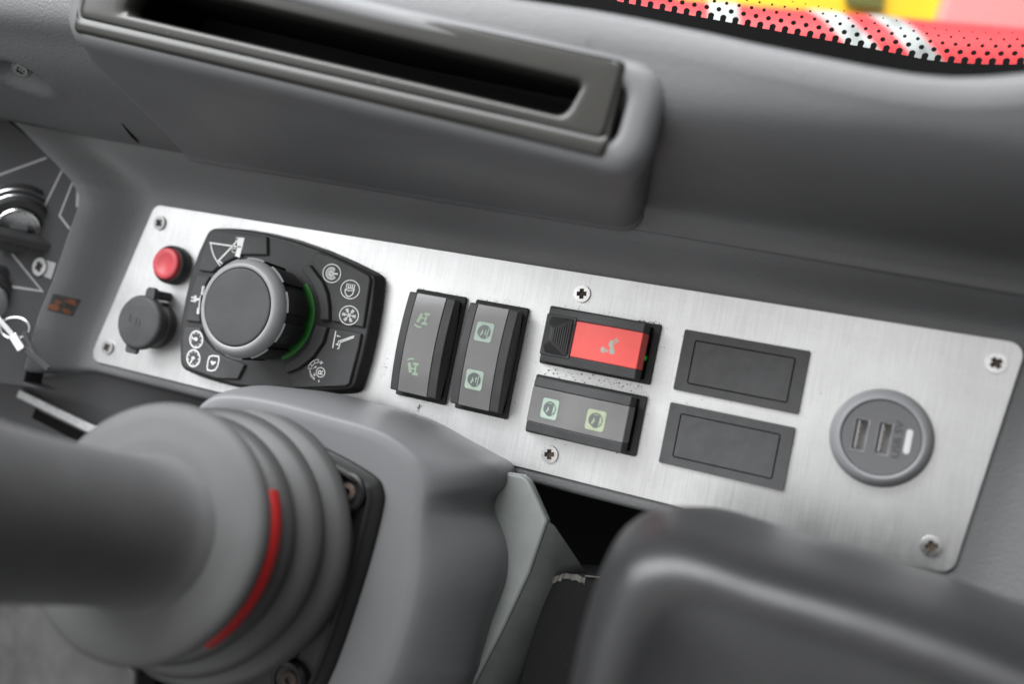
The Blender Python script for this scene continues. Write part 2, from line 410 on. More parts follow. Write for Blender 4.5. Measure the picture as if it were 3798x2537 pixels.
# dark lower skirt and the black hollow under the console
rows = []
for i in range(31):
    x = -460 + 260 * i / 30
    lo = -48 - 13 * smooth01((-335 - x) / 60)
    t = smooth01((x + 330) / 120)
    rows.append([(x, lo - 2.2, -3.2), (x, lo - 3.2, -6), (x, lo - 5 , -9 - 3 * t), (x, lo - 30 , -18 - 22 * t), (x, lo - 70 , -42 - 60 * t), (x, lo - 90, -170)])
ob("lower_skirt", loft(rows), SKIRT, kind="structure", label="dark sloping console skirt below the steel plate")
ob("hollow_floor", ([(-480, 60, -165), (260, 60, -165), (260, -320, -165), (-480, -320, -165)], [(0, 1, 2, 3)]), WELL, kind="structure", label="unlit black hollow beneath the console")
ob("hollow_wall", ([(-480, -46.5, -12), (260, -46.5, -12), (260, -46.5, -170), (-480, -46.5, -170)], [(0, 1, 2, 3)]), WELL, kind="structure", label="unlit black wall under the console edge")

# ================================================================== STEEL PLATE with its screws
pl = thing("steel_plate", "long brushed steel switch plate with slanted ends screwed to the dark console", "panel", (-120, 0, 0))
def rounded(P, r, n=6):
    out = []; m = len(P)
    for i in range(m):
        a, b, c = Vector(P[i - 1]), Vector(P[i]), Vector(P[(i + 1) % m])
        u = (a - b).normalized(); v = (c - b).normalized(); th = u.angle(v); d = r / math.tan(th / 2)
        s, e = b + u * d, b + v * d; cen = b + (u + v).normalized() * (r / math.sin(th / 2))
        a0 = math.atan2(s.y - cen.y, s.x - cen.x); a1 = math.atan2(e.y - cen.y, e.x - cen.x)
        while a1 - a0 > math.pi: a1 -= 2 * math.pi
        while a1 - a0 < -math.pi: a1 += 2 * math.pi
        out += [(cen.x + r * math.cos(a0 + (a1 - a0) * k / n), cen.y + r * math.sin(a0 + (a1 - a0) * k / n)) for k in range(n + 1)]
    return out
PO = rounded([(-318.8, 45.1), (-341.8, -44.5), (90.2, -44.5), (100.2, 45.1)], 5.5)
ob("plate", prism(PO, -1.6, 0.0), BRUSH, pl, bev=0.35, seg=2, world=True)

def screw_mesh(r, rim=0.35, cr=0.52, depth=1.5):
    """countersunk head with a cross recess: returns head and recess meshes"""
    n = 32; a = 0.19 * r * 1.25; b = cr * r
    cross = [(a, a), (a, b), (-a, b), (-a, a), (-b, a), (-b, -a), (-a, -a), (-a, -b), (a, -b), (a, -a), (b, -a), (b, a)]
    bm = bmesh.new()
    ci = [bm.verts.new((0.93 * r * math.cos(2 * math.pi * i / n), 0.93 * r * math.sin(2 * math.pi * i / n), rim)) for i in range(n)]
    cv = [bm.verts.new((x, y, rim + 0.05)) for x, y in cross]
    E = [bm.edges.new((ci[i], ci[(i + 1) % n])) for i in range(n)] + [bm.edges.new((cv[i], cv[(i + 1) % 12])) for i in range(12)]
    bmesh.ops.triangle_fill(bm, use_beauty=True, edges=E)
    def inside(c): x, y = abs(c.x), abs(c.y); return (x < a and y < b) or (x < b and y < a)
    bmesh.ops.delete(bm, geom=[f for f in bm.faces if inside(f.calc_center_median())], context='FACES_ONLY')
    lo = [bm.verts.new((r * math.cos(2 * math.pi * i / n), r * math.sin(2 * math.pi * i / n), -0.6)) for i in range(n)]
    for i in range(n): bm.faces.new((ci[i], ci[(i + 1) % n], lo[(i + 1) % n], lo[i]))
    bm.verts.index_update()
    V = [tuple(v.co) for v in bm.verts]; F = [tuple(v.index for v in f.verts) for f in bm.faces]; bm.free()
    k = 12
    RV = [(x, y, rim + 0.05) for x, y in cross] + [(x * 0.72, y * 0.72, rim - depth) for x, y in cross]
    RF = [(i, (i + 1) % k, k + (i + 1) % k, k + i) for i in range(k)] + [tuple(range(k, 2 * k))]
    return (V, F), (RV, RF)
hd, rc = screw_mesh(4.05, 1.05, 0.55, 1.0)
for x, y, a, dull in ((-73, 35.8, 8, 0), (-73, -35.8, 12, 0), (91, 36, 40, 0), (81.4, -35.9, 18, 0), (-312.4, 35.6, 50, 1), (-330, -35.3, 35, 1)):
    M = Matrix.Translation((x, y, 0.05)) @ Matrix.Rotation(math.radians(a), 4, 'Z')
    s = ob("screw", xf(hd, M), SCREWD if dull else SCREW, pl, world=True, sharp=25)
    ob("cross_recess", xf(rc, M), RUST, s, world=True, smooth=False)

# ================================================================== ROCKER SWITCHES
BW, BL_, RW, RL, LW = 25.8, 50.4, 23.9, 45.6, 15.2
def rk_top(u): return 12.9 - 2.3 * (2 * u / RL) ** 2
def rk_tf(tilt):
    c, s = math.cos(tilt), math.sin(tilt)
    return lambda u, v, z: (u * c - (z - 3) * s, v, 3 + u * s + (z - 3) * c)
def rk_slab(u0, u1, v0, v1, lift, T, n=14, cham=0.0):
    """piece of the rocker between two lengths and two widths: convex top, V shaped underside"""
    rows_ = []
    for v, dz in ((v0, -cham if v0 < 0 else 0), (v1, -cham if v1 > 0 else 0)):
        top = [(u0 + (u1 - u0) * i / n) for i in range(n + 1)]
        P = [(u, rk_top(u) + lift + dz) for u in top]
        def bot(u): return 1.2 + (rk_top(RL / 2) - 5.6 - 1.2) * abs(2 * u / RL)
        e1 = 0.5 if u1 > RL / 2 - 0.1 else 0; e0 = 0.5 if u0 < -RL / 2 + 0.1 else 0
        B = [(u1 + e1 * 0.8, bot(u1) ), ]
        if u0 < 0 < u1: B.append((0, bot(0)))
        B.append((u0 - e0 * 0.8, bot(u0)))
        rows_.append([T(u, v, z) for u, z in P + B])
    return loft(rows_, closed=True, cap=True)
def bezel_parts(t):
    o = rrect(0, 0, BL_ / 2, BW / 2, 0.8, 3); i = rrect(0, 0, 22.4, 11.2, 0.8, 3)
    b = ob("bezel", ring_prism(o, i, 0.05, 2.1), BEZEL, t, bev=0.3, seg=2)
    ob("well", prism(inset(i, -0.3), 0.02, 0.6), WELL, b)
def on_top(T, lift=0.06): return lambda u, v: T(u, v, rk_top(u) + lift)
def rocker(x, y, vertical, tilt, label, red=False):
    t = thing("rocker_switch", label, "switch", (x, y, 0), math.radians(90) if vertical else 0, "rocker switches on the steel plate")
    bezel_parts(t); T = rk_tf(tilt)
    h = LW / 2
    for v0, v1 in ((-RW / 2, -h - 0.06), (h + 0.06, RW / 2)):
        ob("side_rail", rk_slab(-RL / 2, RL / 2, v0, v1, -0.05, T, cham=0.5), RAIL, t, bev=0.55, seg=3)
    return t, T, h
def to_local(items, vertical):
    if not vertical: return items
    return [[k, wd, [(p[1], -p[0]) for p in pts]] for k, wd, pts in items]

AXLE = [[["f",0,[[-0.94,14.55],[1.91,14.54],[1.83,13.29],[-1.03,13.3]]],["f",0,[[-1.28,9.96],[1.56,10.04],[1.44,8.95],[-1.31,8.88]]],["s",0.9,[[0.32,13.45],[0.1,9.99]]],["f",0,[[0.96,11.87],[0.9,11.44],[0.59,11.16],[0.15,11.16],[-0.2,11.44],[-0.3,11.88],[-0.1,12.26],[0.3,12.41],[0.72,12.25],[0.96,11.87]]],["s",1.5,[[-2.25,13.8],[-3.41,9.55]]],["s",0.7,[[-2.38,11.75],[0.11,11.93]]],["s",0.8,[[-4.34,8.35],[-3.57,7.82],[-2.57,7.5],[-0.94,7.66]]],["f",0,[[-4.63,7.8],[-4.61,8.72],[-3.61,8.4]]]],[["s",0.8,[[-4.45,-8.21],[-3.75,-7.62],[-2.68,-7.21],[-1.08,-7.12]]],["f",0,[[-4.82,-8.61],[-4.31,-7.6],[-3.63,-8.13]]],["f",0,[[-1.29,-8.6],[1.61,-8.54],[1.5,-9.71],[-1.31,-9.76]]],["f",0,[[-1.08,-13.17],[1.8,-13.03],[1.8,-14.26],[-1.0,-14.31]]],["s",0.9,[[0.13,-9.77],[0.26,-13.16]]],["f",0,[[0.76,-11.3],[0.75,-11.83],[0.5,-12.16],[0.12,-12.13],[-0.21,-11.76],[-0.33,-11.22],[-0.19,-10.77],[0.14,-10.6],[0.52,-10.81],[0.76,-11.3]]],["s",1.5,[[-3.44,-9.13],[-2.04,-13.44]]],["s",0.7,[[-2.45,-11.62],[-0.1,-11.38]]]]]
tA, T, h = rocker(-139.6, 0.1, True, 0.0, "upright black rocker switch with two pale green axle symbols beside the rotary knob")
ln = ob("lens", rk_slab(-RL / 2, RL / 2, -h, h, 0.12, T), LENS, tA, bev=0.3, seg=2)
for a in AXLE: ob("axle_symbol", art(to_local(a, True), on_top(T, 0.24)), GREEND, ln)

def blade_icon(cu, cv, lens, T, flip, tint=GREENP, q=0, size=4.3, down=False):
    """rounded square with a dark disc, blade and arrow; drawn upright as seen with the plate's long axis level"""
    def M(p):
        x, y = p[0] * size / 5.6, p[1] * size / 5.6
        x, y = (x, y)
        return (cu + y, cv - x) if q else (cu + x, cv + y)
    f = on_top(T, 0.30)
    sq = [M(p) for p in rrect(0, 0, 5.4, 5.6, 1.5, 4)]
    tile = ob("symbol_tile", art([['f', 0, sq]], f), tint, lens)
    f2 = on_top(T, 0.36); f3 = on_top(T, 0.42)
    D = [(4.1 * math.cos(a), 4.1 * math.sin(a) + 0.2) for a in [math.radians(-58 + 296 * i / 28) for i in range(29)]]
    D = [(4.1 * math.cos(math.radians(d)), 4.1 * math.sin(math.radians(d))) for d in range(-100, 216, 10)]
    ob("symbol_disc", art([['f', 0, [M(p) for p in D]]], f2), DKPRINT, tile)
    s = -1 if down else 1
    it = [['f', 0, [(-0.9, 1.6), (-1.7, -1.2), (-0.2, -1.0)]], ['f', 0, [(-2.2, -1.3), (-0.9, -1.3), (-1.1, -2.2), (-1.9, -2.2)]], ['s', 0.5, [(2.6, 2.6), (2.3, -3.0)]]]
    if flip: it += [['s', 0.4, [(1.1, -1.4), (1.2, 1.5)]], ['f', 0, [(0.55, 0.6 * s + 0), (1.85, 0.6 * s), (1.2, 2.0 * s)]]]
    else: it += [['s', 0.35, [(-1.4, 2.9), (1.3, 3.1)]], ['s', 0.9, [(2.9, 1.8), (3.1, -1.4)]]]
    ob("symbol_mark", art([[k, wd * size / 5.6, [M(p) for p in pts]] for k, wd, pts in it], f3), GREENP if flip else tint, tile)
tB, T, h = rocker(-108.6, 0.1, True, 0.0, "upright black rocker switch with two square blade symbols, second from the rotary knob")
ln = ob("lens", rk_slab(-RL / 2, RL / 2, -h, h, 0.12, T), LENS, tB, bev=0.3, seg=2)
blade_icon(10.9, 1.3, ln, T, True, GREENP, q=1, down=True); blade_icon(-10.6, 1.4, ln, T, True, GREENP, q=1)
tD, T, h = rocker(-60.6, -15.4, False, math.radians(7.5), "lower level rocker switch with two square symbols, under the red switch")
ln = ob("lens", rk_slab(-RL / 2, RL / 2, -h, h, 0.12, T), LENS, tD, bev=0.3, seg=2)
blade_icon(-11.9, -0.5, ln, T, False, GREENP); blade_icon(10.0, -0.9, ln, T, False, GREENY)

FIST = [["f",0,[[8.07,-2.19],[8.08,-2.75],[7.91,-3.22],[7.57,-3.48],[7.16,-3.49],[6.76,-3.23],[6.47,-2.77],[6.36,-2.21],[6.44,-1.68],[6.71,-1.3],[7.09,-1.16],[7.51,-1.29],[7.86,-1.66],[8.07,-2.19]]],["s",0.35,[[7.2,-1.27],[9.51,-2.39],[7.85,-3.49]]],["s",0.35,[[8.27,-2.24],[9.51,-2.39]]],["f",0,[[9.13,-2.22],[9.94,-2.17],[9.92,-2.78],[9.14,-2.73]]],["f",0,[[10.08,-1.67],[12.42,-1.38],[12.57,-3.31],[10.68,-3.43]]],["s",1.6,[[11.56,-1.4],[10.22,0.45],[10.59,1.68]]],["f",0,[[11.29,1.76],[11.24,1.4],[10.98,1.11],[10.57,0.99],[10.16,1.07],[9.88,1.32],[9.8,1.68],[9.97,2.02],[10.32,2.23],[10.74,2.26],[11.1,2.08],[11.29,1.76]]],["s",0.35,[[10.99,2.08],[12.8,3.71]]],["s",0.35,[[11.03,1.16],[12.34,2.47],[13.1,2.74]]],["s",0.35,[[11.53,0.6],[13.12,2.14],[13.93,2.43]]],["s",0.35,[[12.34,2.47],[13.17,1.92]]]]
tC, T, h = rocker(-60.6, 15.4, False, math.radians(9), "rocker switch with bright red lens and black sliding lock")
ln = ob("red_lens", rk_slab(-7.2, RL / 2, -h, h, 0.15, T), REDL, tC, bev=0.3, seg=2)
ob("hand_symbol", art(FIST, on_top(T, 0.24)), GREENP, ln)
lk = ob("lock_slider", rk_slab(-RL / 2 - 0.3, -7.4, -h - 1.4, h + 1.4, 0.4, T), RAIL, tC, bev=0.5, seg=3)
def TT(u, v, z): return T(u, v, rk_top(u) + z)
hump = ([TT(*p) for p in [(-20.5, -8.3, 0.3), (-8.0, -8.6, 0.3), (-8.0, 8.6, 0.3), (-20.5, 8.3, 0.3), (-19.0, -5.4, 5.6), (-15.2, -2.6, 6.6), (-15.2, 2.6, 6.6), (-19.0, 5.4, 5.6)]],
        [(0, 3, 2, 1), (4, 5, 6, 7), (0, 1, 5, 4), (1, 2, 6, 5), (2, 3, 7, 6), (3, 0, 4, 7)])
ob("thumb_grip", hump, RAIL, lk, bev=0.9, seg=4)
for i in range(8):
    k = (i + 0.6) / 8.4; u = -14.6 + 6.2 * k; z = 6.3 - 5.6 * k; v = 2.2 + 5.0 * k
    ob("grip_rib", xf(box(-0.22, 0.22, -v, v, -0.4, 0.42), Matrix.Translation(T(u, 0, rk_top(u) + z))), RAIL, lk)
ob("indicator_light", box(RL / 2 - 1.9, RL / 2 - 1.3, -3.0, -1.2, 0.7, 1.8), LEDG, tC)

# ================================================================== BLANK COVERS
for y, lab in ((15.5, "upper of two plain black blanking covers beside the charging socket"), (-15.5, "lower of two plain black blanking covers beside the charging socket")):
    t = thing("blank_cover", lab, "cover", (0.1, y, 0), 0, "plain blanking covers on the steel plate")
    o = rrect(0, 0, 25.5, 12.8, 0.7, 3); i = rrect(0.1, -0.1, 20.4, 9.2, 0.9, 3)
    ob("surround", ring_prism(o, i, 0.05, 1.7), BLANK, t, bev=0.25, seg=2)
    ob("centre_panel", prism(inset(i, 0.38), 0.05, 1.75), BLANK, t, bev=0.3, seg=2)
    ob("groove", prism(inset(i, -0.3), 0.02, 0.5), WELL, t)

# ================================================================== USB CHARGING SOCKET
us = thing("charging_socket", "round grey charging socket with two ports and a white light strip", "socket", (57, 0.2, 0))
ob("outer_ring", lathe([(18.6, 0.05), (18.9, 0.8), (18.8, 2.2), (18.2, 4.0), (17.0, 5.6), (15.8, 6.6), (15.0, 6.9), (14.5, 6.6), (14.35, 6.0), (14.3, 3.5)], 72, cap1=False), USBR, us, sharp=60)
# face with real port openings
def face_with_holes(r, holes, z, depth, n=64):
    bm = bmesh.new()
    loops = [[(r * math.cos(2 * math.pi * i / n), r * math.sin(2 * math.pi * i / n)) for i in range(n)]] + holes
    E = []; rings = []
    for Lp in loops:
        vs = [bm.verts.new((x, y, z)) for x, y in Lp]; rings.append(vs)
        E += [bm.edges.new((vs[i], vs[(i + 1) % len(vs)])) for i in range(len(vs))]
    bmesh.ops.triangle_fill(bm, use_beauty=True, edges=E)
    for vs in rings[1:]:
        lo = [bm.verts.new((v.co.x, v.co.y, z - depth)) for v in vs]
        for i in range(len(vs)): bm.faces.new((vs[i], vs[(i + 1) % len(vs)], lo[(i + 1) % len(vs)], lo[i]))
        bm.faces.new(lo)
    lo = [bm.verts.new((v.co.x * 1.02, v.co.y * 1.02, z - 1.2)) for v in rings[0]]
    for i in range(n): bm.faces.new((rings[0][i], rings[0][(i + 1) % n], lo[(i + 1) % n], lo[i]))
    bm.verts.index_update()
    V = [tuple(v.co) for v in bm.verts]; F = [tuple(v.index for v in f.verts) for f in bm.faces]; bm.free(); return V, F
ports = [(-7.6, -0.3), (0.9, 0.05)]
fc = ob("face", face_with_holes(14.1, [[(cx - 2.75, cy - 6.4), (cx + 2.75, cy - 6.4), (cx + 2.75, cy + 6.4), (cx - 2.75, cy + 6.4)] for cx, cy in ports], 6.2, 7), USBF, us, sharp=20)
for cx, cy in ports:
    p = ob("port_shell", ring_prism([(cx - 2.7, cy - 6.3), (cx + 2.7, cy - 6.3), (cx + 2.7, cy + 6.3), (cx - 2.7, cy + 6.3)], [(cx - 2.3, cy - 5.9), (cx + 2.3, cy - 5.9), (cx + 2.3, cy + 5.9), (cx - 2.3, cy + 5.9)], -0.7, 5.7), SCREWD, us, smooth=False)
    ob("tongue", box(cx - 1.4, cx - 0.6, cy - 5.3, cy + 5.3, -0.6, 5.0), USBR, p)
    for k in range(4): ob("contact", box(cx - 0.3, cx - 0.12, cy - 4.1 + 2.3 * k, cy - 3.0 + 2.3 * k, -0.5, 4.4), GOLD, p)
    ob("port_liner", box(cx - 2.2, cx + 2.2, cy - 5.8, cy + 5.8, -0.75, -0.4), WELL, p)
ob("light_strip", mv(prism([(x, y) for x, y in rrect(9.5, 0.6, 1.15, 4.7, 1.1, 5)], 6.15, 6.45), (0, 0, 0)), LEDW, us, bev=0.12, seg=2)
textmesh("lettering", "USB 5V", 4.5, EMB, us, Matrix.Translation((5.9, 0.6, 6.24)) @ Matrix.Rotation(math.radians(92), 4, 'Z') @ Matrix.Diagonal((1.02, 0.86, 1, 1)))

# ================================================================== ROTARY CONTROLLER
ctl = thing("rotary_controller", "black rotary control knob with grey rim on a black pad of white symbols", "controller", (-223.5, 0.2, 0))
half = [(-57.6, 0), (-57.3, 11), (-55.2, 24), (-52.2, 34), (-50.6, 36.6), (-47.5, 38.2), (-40, 39.3), (-28, 40.0), (-15, 40.0), (2, 38.8), (20, 36.2), (36, 32.8), (48.5, 29.6), (51.8, 28.2), (53.3, 25.2), (54.6, 13)]
outl = [(x, y) for x, y in half] + [(55.0, 0)] + [(x, -y) for x, y in reversed(half[1:])]
cb = ob("body", prism(outl, 0.05, 7.8, inset(outl, 1.7)), BLACK, ctl, bev=1.3, seg=4, ang=20)
PADS = {"pad_ur":[[15.21,28.95],[15.89,32.13],[18.42,33.84],[26.47,32.84],[37.31,30.31],[48.63,27.12],[50.26,25.47],[50.98,15.01],[51.59,1.85],[43.39,2.04],[33.36,1.94],[31.66,8.53],[29.2,14.74],[24.99,20.15],[19.43,24.29]],"pad_lr":[[33.14,-0.85],[41.47,-0.47],[51.22,-0.54],[51.46,-8.18],[50.48,-25.12],[48.35,-26.74],[35.13,-29.92],[19.04,-33.47],[15.48,-27.62],[22.39,-22.95],[28.59,-16.25],[32.5,-8.38]],"pad_ul":[[-46.4,35.26],[-31.34,36.74],[-12.45,37.15],[-9.91,27.79],[-25.67,25.49],[-36.17,19.29],[-40.63,14.23],[-50.12,13.78],[-49.48,23.18]],"pad_ml":[[-50.08,11.9],[-41.58,12.28],[-44.11,5.21],[-44.02,-3.56],[-41.78,-11.66],[-51.39,-12.44],[-52.07,-0.78]],"pad_ll":[[-51.22,-15.35],[-41.0,-13.85],[-36.23,-19.7],[-29.46,-23.68],[-21.91,-25.44],[-9.65,-26.95],[-12.26,-35.3],[-25.19,-37.56],[-45.11,-35.92],[-48.73,-31.93],[-50.87,-22.34]],"collar_u":[[11.73,24.23],[13.63,26.48],[15.79,27.09],[19.62,24.04],[25.05,19.88],[29.01,14.71],[31.53,8.51],[33.06,2.16],[27.61,1.22],[26.32,6.53],[23.79,11.64],[19.09,17.55],[12.71,22.14]],"collar_l":[[25.56,-0.52],[32.73,-0.75],[32.2,-8.43],[28.28,-16.31],[22.07,-23.01],[15.16,-27.13],[12.39,-22.64],[19.08,-17.48],[23.94,-10.49]]}
for k in ('pad_ur', 'pad_lr', 'pad_ul', 'pad_ml', 'pad_ll'):
    P = PADS[k]
    ob("button_pad", prism(P, 7.0, 9.5, inset(P, 0.5)), PAD, ctl, bev=0.7, seg=3, ang=50)
for k in ('collar_u', 'collar_l'):
    P = PADS[k]
    ob("collar_step", prism(P, 7.0, 10.6, inset(P, 0.5)), PAD, ctl, bev=0.8, seg=3, ang=50)
